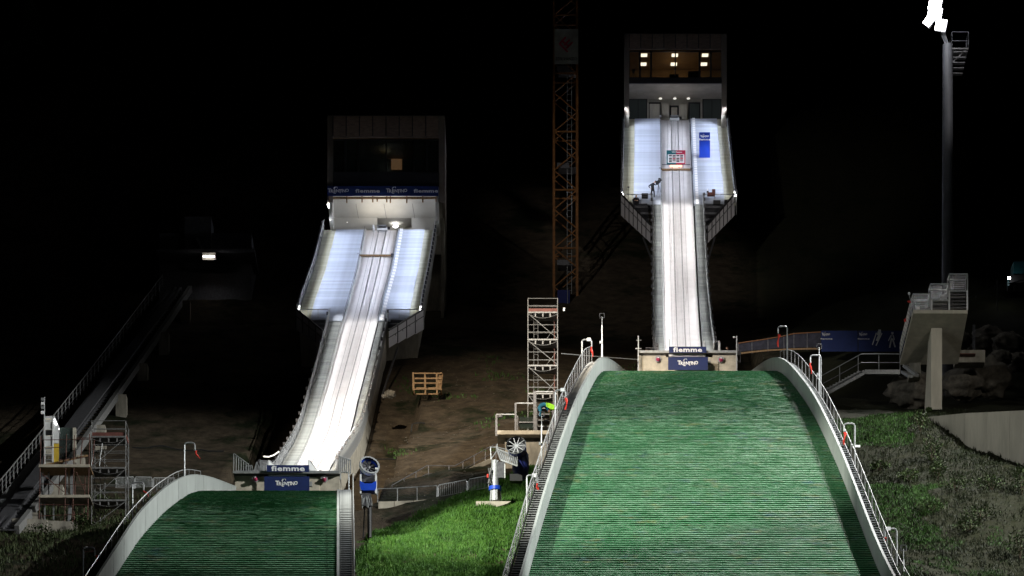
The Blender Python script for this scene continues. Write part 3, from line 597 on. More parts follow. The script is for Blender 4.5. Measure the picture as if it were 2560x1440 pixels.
# large tower: recessed wall with doors above the terrace
zf = big.Z(385)+.25
def dpart(a, b, top, bot, mm, name, Y, par): 
    A = P(a, top, Y); B = P(b, bot, Y); return MB().box(((A.x+B.x)/2, Y, (A.z+B.z)/2), (B.x-A.x, .08, A.z-B.z)).build(name, mm, par)
MB().box(((x0+x1)/2, Yw+.8, (zw+zf)/2-.5), (x1-x0-.8, .2, zw-zf+1.6)).build('recess_wall', M['concl'], tb)
for a, b in ((1572, 1619), (1756, 1804)):
    o = dpart(a, b, 247, 306, M['frame'], 'wide_window', Yw, tb); dpart(a+3, (a+b)/2-1, 250, 305, M['winb'], 'pane', Yw-.06, o); dpart((a+b)/2+1, b-3, 250, 305, M['winb'], 'pane', Yw-.06, o)
for a, b, mm in ((1620, 1652, 'concl'), (1721, 1751, 'winb')):
    o = dpart(a, b, 256, 306, M['frame'], 'door', Yw+.1, tb); dpart(a+4, b-3, 260, 304, M[mm], 'door_leaf', Yw+.04, o)
for a, b in ((1655, 1672), (1698, 1718)): dpart(a, b, 260, 306, M['concl'], 'partition', Yw+.3, tb)
o = dpart(1674, 1697, 264, 305, M['frame'], 'door', Yw+.5, tb); dpart(1678, 1693, 269, 304, M['conc'], 'door_leaf', Yw+.44, o)
for a in (1618.5, 1752): dpart(a, a+3, 246, 306, M['concl'], 'door_frame', Yw-.02, tb)
dpart(1572, 1804, 243, 246.5, M['concl'], 'lintel', Yw-.1, tb)
for a in (1651, 1687, 1721):
    p = P(a, 248, Yw-.3); MB().lathe(p+Vector((0, 0, .1)), (0, 0, -.06), [(0, .17), (1, .17)], 12).build('downlight', M['lampd'], tb)
dpart(1649, 1654, 288, 293, M['ink'], 'wall_notice', Yw-.2, tb)
for a in (1566, 1809): 
    p = P(a, 290, Yf-.05); q = P(a, 335, Yf-.05); MB().box(((p+q)/2), (.5, .5, p.z-q.z)).build('concrete_post', M['conc_d'], tb)
ts, X, Zp, x0, x1, zl, zw, Yw, Yf, yb = tower(small, 'dark start tower with unlit windows, above the left in-run', 818, 1112, (290, 347, 430, 466, 545), 342.5, False, None, 505, 8)
zf = small.Z(345)+.25
MB().box((x0+.35, (Yf+Yw)/2+.3, (zl+zf)/2), (.3, Yw-Yf+.5, zl-zf)).build('porch_wall', M['cladl'], ts)
MB().box((x1-.75, (Yf+Yw)/2+.3, (zl+zf)/2), (.3, Yw-Yf+.5, zl-zf)).build('porch_wall', M['cladl'], ts)
for a, b in ((829, 943), (1029, 1096)): dpart(a, b, 545, 590, M['cladl'], 'porch_back_wall', Yw, ts)
for a in (890, 960, 1031):
    p = P(a, 509, Yf+.5); q = P(a+6, 545, Yw-.1); MB().beam(p-Vector((0, 0, .02)), q-Vector((0, 0, .02)), .03, .02).build('ceiling_joint', M['frame'], ts)
MB().box(((x0+x1)/2, Yw+2.5, (zw+zf)/2), (x1-x0-.8, .15, zw-zf+2)).build('recess_wall', M['cladl'], ts)
MB().box(((x0+x1)/2, Yw+1.2, zw+.1), (x1-x0-.8, 2.6, .15)).build('recess_ceiling', M['cladl'], ts)
p = P(989, 565, Yw+1.5); MB().lathe(p, (0, 0, -.08), [(0, .24), (1, .24)], 14).build('ceiling_lamp', M['lampw'], ts)
for a, b in ((868, 555), (832, 549), (987, 556)): MB().lathe(P(a, b, Yw-.4), (0, 0, -.05), [(0, .06), (1, .06)], 8).build('downlight', M['lampd'], ts)
for a, b in ((980, 1004),): dpart(a, b, 576, 590, M['frame'], 'door', Yw+2.3, ts)
MB().tube(P(820, 510, Yf+.3), P(824, 519, Yf+.5), .1, 8).build('wall_lamp', M['lampw'], ts)
bn = thing('banner', P(957, 477.5, Yf-.25), 'long dark navy banner across the base of the left tower front', 'banner')
MB().box(P(957, 477.5, Yf-.25), (278/FP*Yf, .05, 25/FP*Yf)).build('cloth', M['blue'], bn)
TREg = trentino_mesh(M['inkg'], 'lettering'); FIEg = text_mesh('fiemme', 1, M['inkg'], .03, 1.45, 1.08)
for a, me, k in ((846, TREg, .33), (919, FIEg, .3), (992, TREg, .33), (1065, FIEg, .3)): put('lettering', me, bn, P(a, 477, Yf-.3), scale=((53 if me is TREg else 61)/FP*Yf/fit(me)[0], 1, (17 if me is TREg else 9)/FP*Yf/fit(me)[1]))
MB().box(P(957, 495, Yf+.1), (270/FP*Yf, .12, .2)).build('timber_edge', M['wood'], ts)
for a in (824, 867, 905, 932, 943, 967, 976, 1017, 1057, 1090): MB().box(P(a, 498, Yf-.02), (.12, .12, random.choice((.45, .6, .7)))).build('timber_prop', M['wood'], ts)
for r, tt, e in ((small, (ts, Yf, zl), 95), (big, (tb, 382.4, 156.6), 10)):
    d = bpy.data.lights.new('porch_light', 'AREA'); d.energy = e; d.size = 4; d.color = (1, .93, .82); o = bpy.data.objects.new('porch_light', d); C.objects.link(o)
    o.location = (r.rc(r.top), r.top-1.5, r.Z(r.top)+1.1); o.rotation_euler = (R(180), 0, 0)
t = thing('tripod_camera', P(1583, 192, 384), 'small dark camera on a tripod behind the judges room glass', 'camera')
b_ = P(1584, 195, 384); MB().box(b_+Vector((0, 0, .75)), (.3, .4, .22)).build('camera_body', M['black'], t)
for q in ((-.3, -.2), (.3, -.2), (0, .3)): MB().tube(b_+Vector((0, 0, .68)), b_+Vector((q[0], q[1], -.2)), .03, 5).build('leg', M['black'], t)

# ------------------------------------------------------------------ take-off tables
def table(r, px, walls, deckpy, wallbot, label, cavity, ramp_px):
    Y = r.lip; x0, x1 = [(v-1280)/FP*Y for v in px]; z = (HZ-deckpy)/FP*Y; zb = (HZ-wallbot)/FP*Y-1.6
    t = thing('takeoff_table', ((x0+x1)/2, Y+1, zb), label, 'take-off table')
    for a, b in walls:
        A, B = (a-1280)/FP*Y, (b-1280)/FP*Y; MB().box(((A+B)/2, Y+2.0, (z-.1+zb)/2), (B-A, 3.6, z-.1-zb)).build('concrete_wall', M['conc'], t)
    MB().box(((x0+x1)/2, Y+3.9, (z-.1+zb)/2), (x1-x0-.2, .2, z-.1-zb)).build('back_wall', M['conc_d'], t)
    MB().box(((x0+x1)/2, Y+1.9, z), (x1-x0, 4.4, .16)).build('deck', M['steel_d'], t)
    MB().box(((x0+x1)/2, Y-.36, z+.0), (x1-x0+.05, .1, .2)).build('deck_edge', M['steel'], t)
    return t, z
tb1, zB = table(big, (1597, 1842), ((1599, 1665), (1782, 1842)), 883, 935, 'beige concrete take-off table at the foot of the right in-run', None, None)
tb2, zS = table(small, (584, 849), ((587, 661), (790, 849)), 1184, 1232, 'beige concrete take-off table at the foot of the left in-run', None, None)
banner('banner', P(1719, 874.5, 299.3), 93/30, 15.5/30, M['blue'], 'narrow navy banner along the right take-off lip', [(ME_FIE, 0, 0, 2.4, .4)])
banner('banner', P(1720, 909, 298.4), 99/30, 32/30, M['blue'], 'large navy banner in the opening of the right take-off table', [(ME_TRE, 0, .03, 1.7, .6)])
banner('banner', P(720, 1171.5, 269.3), 105/33.3, 17/33.3, M['blue'], 'narrow navy banner along the left take-off lip', [(ME_FIE, 0, 0, 2.5, .4)])
banner('banner', P(717, 1210, 268.4), 112/33.3, 37/33.3, M['blue'], 'large navy banner in the opening of the left take-off table', [(ME_TRE, 0, .03, 1.66, .58)])
for a, b, Y, lb in ((1645, 898, 299, 'left wall of the right take-off table'), (1802, 899, 299, 'right wall of the right take-off table'), (639, 1197, 269, 'left wall of the left take-off table'), (811, 1198, 269, 'right wall of the left take-off table')):
    c = P(a, b, Y+.98); t = thing('measuring_device', c, 'round grey disc with magenta centre on the '+lb, 'sensor')
    MB().lathe(c, (0, -.1, 0), [(0, .27), (1, .27)], 20).build('disc', M['clear'], t); MB().lathe(c+Vector((0, -.1, -.08)), (0, -.25, 0), [(0, .15), (.6, .16), (1, .07)], 10).build('body', M['pink'], t)
    MB().lathe(c+Vector((0, -.34, 0)), (0, -.04, .02), [(0, .05), (1, .05)], 8).build('lens', M['ink'], t)
for c, w, tt in ((P(771+4, 1208, 269.4), .3, tb2), (P(1773, 905, 299.2), .3, tb1)): MB().box(c+Vector((0, .3, 0)), (.28, .3, .34)).build('junction_box', M['steel'], tt)
# lit edge sheets of the tables: side wedges beside the track at the lip
for r, t, z, pl, pr in ((small, tb2, zS, (670, 696, 1150), (770, 793, 1150)), (big, tb1, zB, (1672, 1679, 848), (1759, 1764, 852))):
    for a, b, top in (pl, pr):
        Y = r.lip; A = P(a, top, Y+.1); z0 = r.Z(Y)-.25
        MB().prism([(A.x, Y+.1, z0), (A.x, Y+.1, A.z), ((a+(b-a)*.2-1280)/FP*Y, Y+.3, A.z), ((b-1280)/FP*Y, Y+2.5, r.Z(Y+2.5)+.1), ((b-1280)/FP*Y, Y+2.5, z0)], (.06, 0, 0)).build('side_wedge', M['whitec'], t)
def picket(name, pts, h, label, cat='railing', sp=.35, mt='steel', r=.03, group=None):
    pts = [Vector(p) for p in pts]; t = thing(name, pts[0]-Vector((0, 0, h)), label, cat, group)
    MB().path(pts, r*1.2, 5).build('handrail', M[mt], t)
    for a, b in zip(pts, pts[1:]):
        n = max(1, int((b-a).length/sp))
        for k in range(n+1):
            p = a.lerp(b, k/n); MB().tube(p, p-Vector((0, 0, h)), r*.8, 5).build('post', M[mt], t)
    MB().path([p-Vector((0, 0, h)) for p in pts], r, 5).build('foot_rail', M[mt], t)
    return t
def fan_rail(name, A, B, zb, label, n=6, r=.035):
    t = thing(name, (A.x, A.y, zb), label, 'railing'); MB().tube(A, B, r*1.2, 6).build('handrail', M['steel'], t)
    for k in range(n):
        p = A.lerp(B, k/(n-1)); MB().tube(p, (p.x, p.y, zb), r, 5).build('post', M['steel'], t)
Y = 269.9; zb = zS+.08
fan_rail('deck_railing', P(584, 1134, Y), P(621, 1160, Y), zb, 'sloping railing at the far left end of the left take-off deck', 7)
fan_rail('deck_railing', P(615, 1165, Y+1), P(630, 1164, Y+1), zb, 'low short railing on the left take-off deck', 4)
fan_rail('deck_railing', P(642, 1155, Y+2), P(634, 1178, Y+2), zb, 'small leaning railing on the left take-off deck', 5); fan_rail('deck_railing', P(642, 1155, Y+2), P(650, 1174, Y+2), zb, 'second leg of the leaning railing on the left take-off deck', 4)
fan_rail('deck_railing', P(650, 1152, Y+2), P(668, 1153, Y+2), zb, 'tall grey railing beside the lip banner on the left deck', 6, .05)
rr_ = [Vector((small.sl(y)-.15, y, 0)) for y in np.arange(271, 283, 1.0)]
mm = MB(); mm.path([P(659, 1141, 276), P(672, 1142, 277), P(684, 1138, 278.5), P(697, 1129, 281)], .05, 8); mm.build('lit_tube', M['lampd'], si)
fan_rail('deck_railing', P(848, 1141, Y), P(876, 1150, Y+.5), zb, 'grey railing panel at the right end of the left take-off deck', 7, .05)
fan_rail('deck_railing', P(1797, 852, 301), P(1797.5+2, 858, 301), zB+.08, 'short white railing end beside the right take-off deck', 3, .06)
t = thing('gate_railing', P(1788, 880, 302), 'curved grey gate railing at the lower right end of the right in-run', 'railing')
for k in range(7):
    a = P(1785+k*1.9, 857-.5*k, 302+.2*k); MB().tube(a, (a.x, a.y, zB), .05, 5).build('post', M['steel'], t)
MB().tube(P(1784, 858, 302), P(1798, 853, 303), .06, 6).build('handrail', M['pipe'], t)
def post_thing(name, cat, label, px, py0, py1, Y, r=.05, m='steel', extra=None):
    A = P(px, py0, Y); B = P(px, py1, Y); t = thing(name, B, label, cat); MB().tube(B, A, r, 7).build('pole', M[m], t)
    if extra: extra(t, A)
    return t
def xs(t, A): MB().tube(A-Vector((.2, 0, .35)), A+Vector((.25, 0, -.35)), .03, 5).box(A+Vector((0, 0, -1.05)), (.5, .1, .07)).build('cross_arm', M['steel'], t)
post_thing('corner_pole', 'pole', 'thin upright pole at the left corner of the right take-off table', 1596, 840, 930, 299.5, .06, extra=xs)
def xs2(t, A): MB().box(A+Vector((-.25, 0, -.1)), (.12, .12, .14)).tube(A-Vector((.25, 0, .1)), A-Vector((0, 0, .1)), .02, 5).build('small_lamp', M['ink'], t)
post_thing('corner_pole', 'pole', 'thin upright pole with small lamp at the right corner of the right take-off table', 1842, 840, 930, 299.5, .06, extra=xs2)

# ------------------------------------------------------------------ flood mast
t = thing('floodlight_mast', (MAST.x+.4, MAST.y, G(37, 305)-.5), 'tall grey mast carrying a cluster of blazing floodlights at upper right', 'light mast')
Ym = 305.; top = P(2369, 112, Ym); bot = Vector((top.x, Ym, G(37, 305)-.5))
MB().tube(bot, top, .55, 20, .42).build('pole', M['mast'], t, smooth=False)
MB().path([top-Vector((0, 0, .2)), P(2358, 84, Ym), P(2344, 52, Ym-.3), P(2334, -25, Ym-.5)], .22, 8).build('bent_arm', M['mast'], t)
for (a, b, w, h, rz) in ((2336, -20, 24, 26, -8), (2338, 8, 30, 30, -12), (2337, 33, 33, 26, -10), (2352, 62, 25, 25, -10), (2321, 52, 18, 21, -38)):
    c = P(a, b, Ym-1.0); s = FP/Ym; rot = Matrix.Rotation(R(-rz), 3, 'Y')@Matrix.Rotation(R(22), 3, 'X')@Matrix.Rotation(R(-14), 3, 'Z')
    h_ = MB().box(c+Vector((.05, .16, .02)), (w/s+.12, .26, h/s+.12), rot).build('lamp_housing', M['steel_d'], t)
    MB().box(c, (w/s, .05, h/s), rot).build('lens', M['flood'], h_)
pl = P(2398, 128, Ym+.5); MB().box(pl-Vector((0, 0, .1)), (1.4, 1.6, .12)).build('service_platform', M['steel_d'], t)
for a, b in (((-.7, -.8), (.7, -.8)), ((.7, -.8), (.7, .8)), ((-.7, -.8), (-.7, .8))):
    for hz in (.55, 1.3): MB().tube(pl+Vector((*a, hz)), pl+Vector((*b, hz)), .03, 5).build('platform_rail', M['mast'], t)
    for q in (a, b): MB().tube(pl+Vector((*q, 0)), pl+Vector((*q, 1.3)), .03, 5).build('post', M['mast'], t)
m = MB()
for k in range(5): m.beam(pl+Vector((-.6, -.6, -.4-.45*k)), pl+Vector((.6-.1*k, -.6, -.4-.45*k)), .5, .06)
m.beam(pl+Vector((.65, -.6, 0)), pl+Vector((-.75, -.6, -1.3)), .08, .08); m.build('ladder_cage', M['steel_d'], t)
MB().tube(P(2377, 185, Ym-.2), P(2377, 735, Ym-.2), .03, 5).build('cable', M['steel_d'], t)
mm = bpy.data.lights.new('lamp_face_light', 'POINT'); mm.energy = 900; mm.shadow_soft_size = .3; o = bpy.data.objects.new('lamp_face_light', mm); C.objects.link(o); o.location = P(2335, 40, Ym-3.5)

# ------------------------------------------------------------------ tower crane
M['signg'] = mat('dimmed_white_sign', (.2, .21, .2), .7, 0, .2, 1); Yc = 352.; s = FP/Yc; cw = 58/s; A0 = P(1413, 1000, Yc); t = thing('tower_crane', (A0.x, Yc, G(A0.x, Yc)-1), 'orange lattice mast of a tower crane between the two ski towers', 'crane')  # white sign toned grey to stand for weak light up the mast
z0 = G(A0.x, Yc)-1; z1 = P(0, -90, Yc).z; xl, xr = P(1385, 0, Yc).x, P(1443, 0, Yc).x; yf_, yb2 = Yc, Yc+cw
for x, y in ((xl, yf_), (xr, yf_), (xl, yb2), (xr, yb2)): MB().beam((x, y, z0), (x, y, z1), .22, .22).build('chord', M['orange'], t)
bay = 1.9; k = 0; z = z0
while z < z1-bay:
    for (xa, ya), (xb, yb) in (((xl, yf_), (xr, yf_)), ((xl, yb2), (xr, yb2)), ((xl, yf_), (xl, yb2)), ((xr, yf_), (xr, yb2))):
        a, b = ((xa, ya), (xb, yb)) if k % 2 else ((xb, yb), (xa, ya)); front = ya == yf_ and yb == yf_
        MB().beam((*a, z), (*b, z+bay), .13 if front else .09, .1).build('brace', M['orange'], t)
    if k % 3 == 0:
        for y in (yf_, yb2): MB().beam((xl, y, z), (xr, y, z), .14, .14).build('cross_member', M['orange'], t)
    if k % 5 == 2: MB().box(((xl+xr)/2+.2, (yf_+yb2)/2, z+.4), (cw*.8, cw*.7, .06)).box((xl+.9, yf_+.4, z+.65), (1.2, .05, .5)).build('rest_platform', M['steel_d'], t)
    z += bay; k += 1
m = MB(); xq = xr-.75
for dx in (-.22, .22): m.tube((xq+dx, yf_+.6, z0), (xq+dx, yf_+.6, z1-8), .03, 4)
for q in np.arange(z0, z1-8, .6): m.tube((xq-.22, yf_+.6, q), (xq+.22, yf_+.6, q), .02, 4)
m.build('ladder', M['steel'], t)
a, b = P(1386, 73, Yc-.3), P(1446, 160, Yc-.3); c = (a+b)/2
sg = MB().box(c, (b.x-a.x, .08, a.z-b.z)).build('sign_panel', M['signg'], t)
put('lettering', text_mesh('EDILVANZO', .3, M['frame'], .02, 1.0), t, P(1416, 147, Yc-.38), scale=(.95, 1, 1))
m = MB(); e = Vector((0, 0, 0)); cc = P(1413, 112, Yc-.38)
def bar(x0, z0_, x1, z1_): m.beam(cc+Vector((x0, 0, z0_)), cc+Vector((x1, 0, z1_)), .03, .16)
bar(-.55, .1, .25, -.7); bar(-.55, .1, .05, .75); bar(-.1, -.05, .45, .5); bar(.1, -.35, .7, .25); bar(-.25, .35, -.05, .15); bar(.05, .05, .35, -.1)
m.build('emblem', M['redp'], t)
MB().box(P(1409, 745, Yc-1.5), (1.2, .8, 1.3)).build('switch_cabinet', M['navy'], t)
MB().tube(P(1419, 720, Yc-2), P(1419, 775, Yc-2), .03, 4).build('cable', M['steel'], t)

# ------------------------------------------------------------------ scaffolds
def scaffold(label, pxl, pxr, ytop, ybot, Y, depth, lifts, decks, ladder=True, toe_top=True, m='steel_s', flip=False, name='scaffold_tower', rr=.032):
    A = P(pxl, ytop, Y); B = P(pxr, ybot, Y); x0, x1, z1 = A.x, B.x, A.z; z0 = min(B.z, 999)
    z0 = min(z0, G((x0+x1)/2, Y+.5)-.2)
    t = thing(name, ((x0+x1)/2, Y, z0), label, 'scaffold')
    cs = [(x0, Y), (x1, Y), (x0, Y+depth), (x1, Y+depth)]
    for x, y in cs: MB().tube((x, y, z0), (x, y, z1), rr*1.1, 6).build('upright', M[m], t)
    zs = [(HZ-v)/FP*Y for v in lifts]
    for z in zs:
        for a, b in (((x0, Y), (x1, Y)), ((x0, Y+depth), (x1, Y+depth)), ((x0, Y), (x0, Y+depth)), ((x1, Y), (x1, Y+depth))): MB().tube((*a, z), (*b, z), rr*.85, 5).build('ledger', M[m], t)
    zd = [(HZ-v)/FP*Y for v in decks]
    for i, z in enumerate(zd):
        d = MB().box(((x0+x1)/2, Y+depth/2, z), (x1-x0-.08, depth-.1, .07)).build('deck', M['steel_d'], t)
        MB().beam((x0, Y-.04, z+.02), (x1, Y-.04, z+.02), .05, .12).build('deck_beam', M[m], t)
        m2 = MB(); n = 10
        pts = [(x0+(x1-x0)*k/n, Y, z-.1-.32*math.sin(math.pi*k/n)) for k in range(n+1)]; m2.path(pts, .02, 4); m2.build('truss_bow', M[m], t)
        for k in (.25, .5, .75): MB().box((x0+(x1-x0)*k, Y, z-.2), (.1, .03, .28)).build('truss_plate', M[m], t)
        zn = zd[i+1] if i+1 < len(zd) else max(z0, z-4.5)
        a, b = (x0, x1) if not flip else (x1, x0)
        MB().tube((a, Y-.03, z-.05), (b, Y-.03, zn+.1), rr*.9, 5).build('brace', M[m], t)
        MB().tube((b, Y+depth, (z+zn)/2+.8), ((a+b)/2, Y+depth, zn+.3), rr*.7, 5).build('brace', M[m], t)
        MB().tube((x1, Y, z-.3), (x1, Y+depth, (z+zn)/2), rr*.7, 5).tube((x1, Y+depth, (z+zn)/2), (x1, Y, zn), rr*.7, 5).build('end_brace', M[m], t)
    if toe_top:
        z = zd[0]+.22; MB().box(((x0+x1)/2, Y+.06, z), (x1-x0, .03, .3)).build('toe_board', M['toe'], t); MB().box((x1, Y+depth/2, z), (.03, depth, .28)).build('toe_board', M['toe'], t)
        MB().box(((x0+x1)/2, Y+depth-.06, z), (x1-x0, .03, .28)).build('toe_board', M['toe'], t)
    if ladder:
        for z, zn in zip(zd, zd[1:]+[max(z0, zd[-1]-4)]):
            m2 = MB(); lx = x0+.65
            for dx in (-.17, .17): m2.tube((lx+dx, Y+depth*.6, zn), (lx+dx, Y+depth*.75, z), .02, 4)
            for q in np.arange(zn, z, .45): m2.tube((lx-.17, Y+depth*.65, q), (lx+.17, Y+depth*.65, q), .016, 4)
            m2.build('ladder', M[m], t)
    return t
sc1 = scaffold('tall slim scaffold tower just left of the large landing hill', 1320, 1394, 746, 1085, 292, 1.9, (746, 764, 812, 830, 880, 900, 950, 968, 1010), (782, 850, 915, 985))
MB().tube(P(1386, 800, 293.9), P(1386, 1040, 293.9), .05, 5).build('red_upright', M['rust'], sc1)
MB().path([P(1404, 884, 292.5), P(1500, 892, 296), P(1594, 899, 299)], .035, 5).build('tie_cable', M['steel'], sc1)
p = P(1410, 774, 292); MB().box(p, (.14, .14, .26)).build('small_lamp', M['ink'], sc1)
scaffold('free standing scaffold tower with red toe boards, at far left', 229, 314, 1052, 1320, 266, 2.0, (1052, 1072, 1112, 1128, 1153, 1195, 1212, 1230, 1250), (1093, 1171, 1252), True, True, flip=True)
# construction staging round the lift cabin
t = thing('work_staging', P(150, 1330, 264), 'rusty work staging with two timber decks round the white lift cabin', 'scaffold')
Y = 264
def U(x, a, b, mtt='rust', yy=0, r=.035): MB().tube(P(x, a, Y+yy), P(x-5, b, Y+yy), r, 5).build('upright', M[mtt], t)
for x, a, b in ((102, 1090, 1325), (166, 1085, 1320), (186, 1088, 1318), (224, 1085, 1300), (206, 1095, 1160), (236, 1100, 1160)): U(x, a, b)
for x, a, b in ((110, 1140, 1300), (150, 1160, 1290), (190, 1160, 1300), (214, 1160, 1300)): U(x, a, b, 'rust', 2)
for py in (1165, 1241):
    a, b = P(97, py, Y), P(225, py, Y); MB().box((a+b)/2+Vector((0, 1.1, 0)), (b.x-a.x, 2.2, .08)).build('deck', M['wood' if py < 1200 else 'conc_d'], t)
    MB().box((a+b)/2+Vector((0, -.05, .0)), (b.x-a.x, .06, .2)).build('deck_edge', M['conc'], t)
for a, b, c, d in ((100, 1120, 160, 1118), (102, 1100, 225, 1098), (190, 1095, 236, 1095), (100, 1262, 222, 1262), (98, 1210, 222, 1212), (105, 1185, 160, 1230), (190, 1180, 215, 1235), (145, 1150, 222, 1142), (100, 1290, 220, 1285)):
    MB().tube(P(a, b, Y+.1), P(c, d, Y+.1), .028, 5).build('ledger', M['rust'], t)
for x in (107, 122, 168): MB().beam(P(x, 1180, Y+.6), P(x, 1236, Y+.6), .1, .1).build('frame_leg', M['steel'], t)
for x in (112, 134): MB().beam(P(x, 1255, Y+.6), P(x, 1300, Y+.6), .1, .1).build('frame_leg', M['steel'], t)
MB().beam(P(180, 1176, Y+.8), P(180, 1240, Y+.8), .25, .2).beam(P(176, 1250, Y+.8), P(172, 1305, Y+.8), .25, .2).build('steel_column', M['steel'], t)
MB().beam(P(112, 1163, Y+.3), P(220, 1139, Y+.5), .1, .12).build('loose_plank', M['wood'], t)
m = MB()
for x in (226, 246): m.tube(P(x+10, 1108, Y+.5), P(x+2, 1165, Y+.5), .025, 4)
m.build('ladder', M['steel'], t)
# lift cabin
t = thing('lift_cabin', P(128, 1160, 266), 'slim white lift cabin with yellow panel and a slanting lit lamp', 'lift')
Y = 266
def bx(a, b, c, d, y, dep, mtt, nm): 
    A, B = P(a, b, Y+y), P(c, d, Y+y); return MB().box(((A.x+B.x)/2, Y+y+dep/2, (A.z+B.z)/2), (B.x-A.x, dep, A.z-B.z)).build(nm, M[mtt], t)
bx(110, 1042, 113.5, 1160, 0, .1, 'whitec', 'corner_post'); bx(130, 1042, 134, 1160, 0, .1, 'whitec', 'corner_post'); bx(113.5, 1040, 130, 1045, 0, .1, 'whitec', 'top_frame'); bx(113.5, 1050, 130, 1053, 0, .1, 'whitec', 'top_frame')
bx(113.5, 1055, 130, 1074, .05, .06, 'whitec', 'front_panel'); w_ = bx(113.5, 1075, 130, 1088, .05, .06, 'frame', 'window'); bx(114, 1090, 130, 1115, .05, .06, 'whitec', 'front_panel')
bx(110, 1042, 134, 1160, 1.7, .08, 'concl', 'back_panel')
bx(134, 1062, 147, 1108, .3, .06, 'whitec', 'side_panel'); bx(134, 1109, 147, 1158, .3, .06, 'yellow', 'yellow_panel')
for py in (1120, 1135, 1148): bx(113, py, 130, py+2, 0, .08, 'steel', 'rung')
MB().beam(P(134, 1042, Y), P(147, 1072, Y+2.4), .12, .12).build('roof_edge', M['whitec'], t)
MB().tube(P(137, 1054, Y+.2), P(146, 1073, Y+1.6), .07, 6).build('lamp_tube', M['lampw'], t)
bx(149, 1069, 184, 1150, 1.5, .03, 'glassd', 'glass_screen'); bx(182, 1069, 190, 1158, 1.4, .2, 'concl', 'guide_post')
t = thing('signal_post', P(107, 1040, 267), 'thin post with four small square panels above the lift cabin', 'post')
MB().tube(P(111, 1045, 267), P(111, 993, 267), .04, 5).build('pole', M['steel'], t)
for i, py in enumerate((998, 1009, 1019, 1031)): MB().box(P(106.5, py, 266.9), (.24, .12, .2)).build('panel', M['ink' if i % 2 else 'steel'], t)
# funicular track
FA = P(-30, 1330, 258); FB = P(440, 715, 345)
t = thing('funicular_track', FA, 'steel inclined lift track climbing to the upper left station', 'funicular')
def FT(u, px_off, dz=0): 
    Y = lerp(258, 350, u); return P(lerp(-40, 425, u)+px_off*lerp(1, .62, u), lerp(1325, 722, u**1.06), Y)+Vector((0, 0, dz))
us = np.linspace(0, 1, 24)
for off, mtt, w in ((0, 'steel_d', .3), (24, 'steel_d', .2), (44, 'steel_d', .2), (82, 'steel_s', .35)):
    pts = [FT(u, off) for u in us]
    for a, b in zip(pts[::4], pts[4::4]+[pts[-1]]): MB().beam(a, b, w, .6 if off == 82 else .35).build('track_beam', M[mtt], t)
cr = MB().beam(FT(0, 44)-FT(0, 44), Vector((1.1, .0, 0)), .12, .12).mesh('crosspiece', M['steel_d'])
for u in np.linspace(0, 1, 90):
    a, b = FT(u, 40), FT(u, 82); MB().beam(a, b, .1, .12).build('crosspiece', M['steel_d'], t)
for u in np.linspace(.08, .95, 8): p = FT(u, 86); MB().box(p-Vector((-.3, 0, 2.1)), (.9, 1.2, 4.0)).build('footing', M['conc_d'], t)
MB().prism([FT(0, 2, -.2), FT(0, 40, -.2), FT(1, 40, -.2), FT(1, 2, -.2)], (0, 0, -.15)).build('cover_plate', M['steel_d'], t)
t = thing('funicular_stairs', FT(0, -20), 'open metal stairs beside the inclined lift track', 'staircase')
for u in np.linspace(0, .34, 62): a, b = FT(u, -26, .2), FT(u, 2, .2); MB().beam(a, b, .26, .06).build('step', M['steel'], t)
railing('stair_railing', [FT(u, -30, 1.35) for u in us], 1.15, 'long railing climbing beside the inclined lift stairs', None, 2.0, 2, .05, 'steel_s', 'steel_d', wr=.03)
t = thing('upper_station', FT(1, 40), 'unlit upper lift station with one glowing strip lamp', 'building')
A = P(405, 700, 352); MB().box(P(520, 700, 354), (9, 6, 7)).build('wall', M['steel_d'], t); MB().box(P(498, 620, 352), (2.6, 3, 5)).build('shaft', M['steel_d'], t)
MB().box(P(520, 655, 351), (9.5, 6, .3)).build('roof', M['steel_d'], t); MB().beam(P(492, 596, 350.2), P(508, 625, 350.2), .2, .2).build('canopy_edge', M['steel'], t)
MB().tube(P(508, 641, 347.3), P(536, 641.5, 347.3), .07, 6).build('lamp_tube', M['lampw'], t)
MB().box(P(523, 641, 347.7), (1.3, .1, .7)).build('lamp_backboard', M['conc_d'], t)
d = bpy.data.lights.new('strip_lamp', 'POINT'); d.energy = 4; d.color = (1, .85, .75); o = bpy.data.objects.new('strip_lamp', d); C.objects.link(o); o.location = P(522, 641, 346.8)

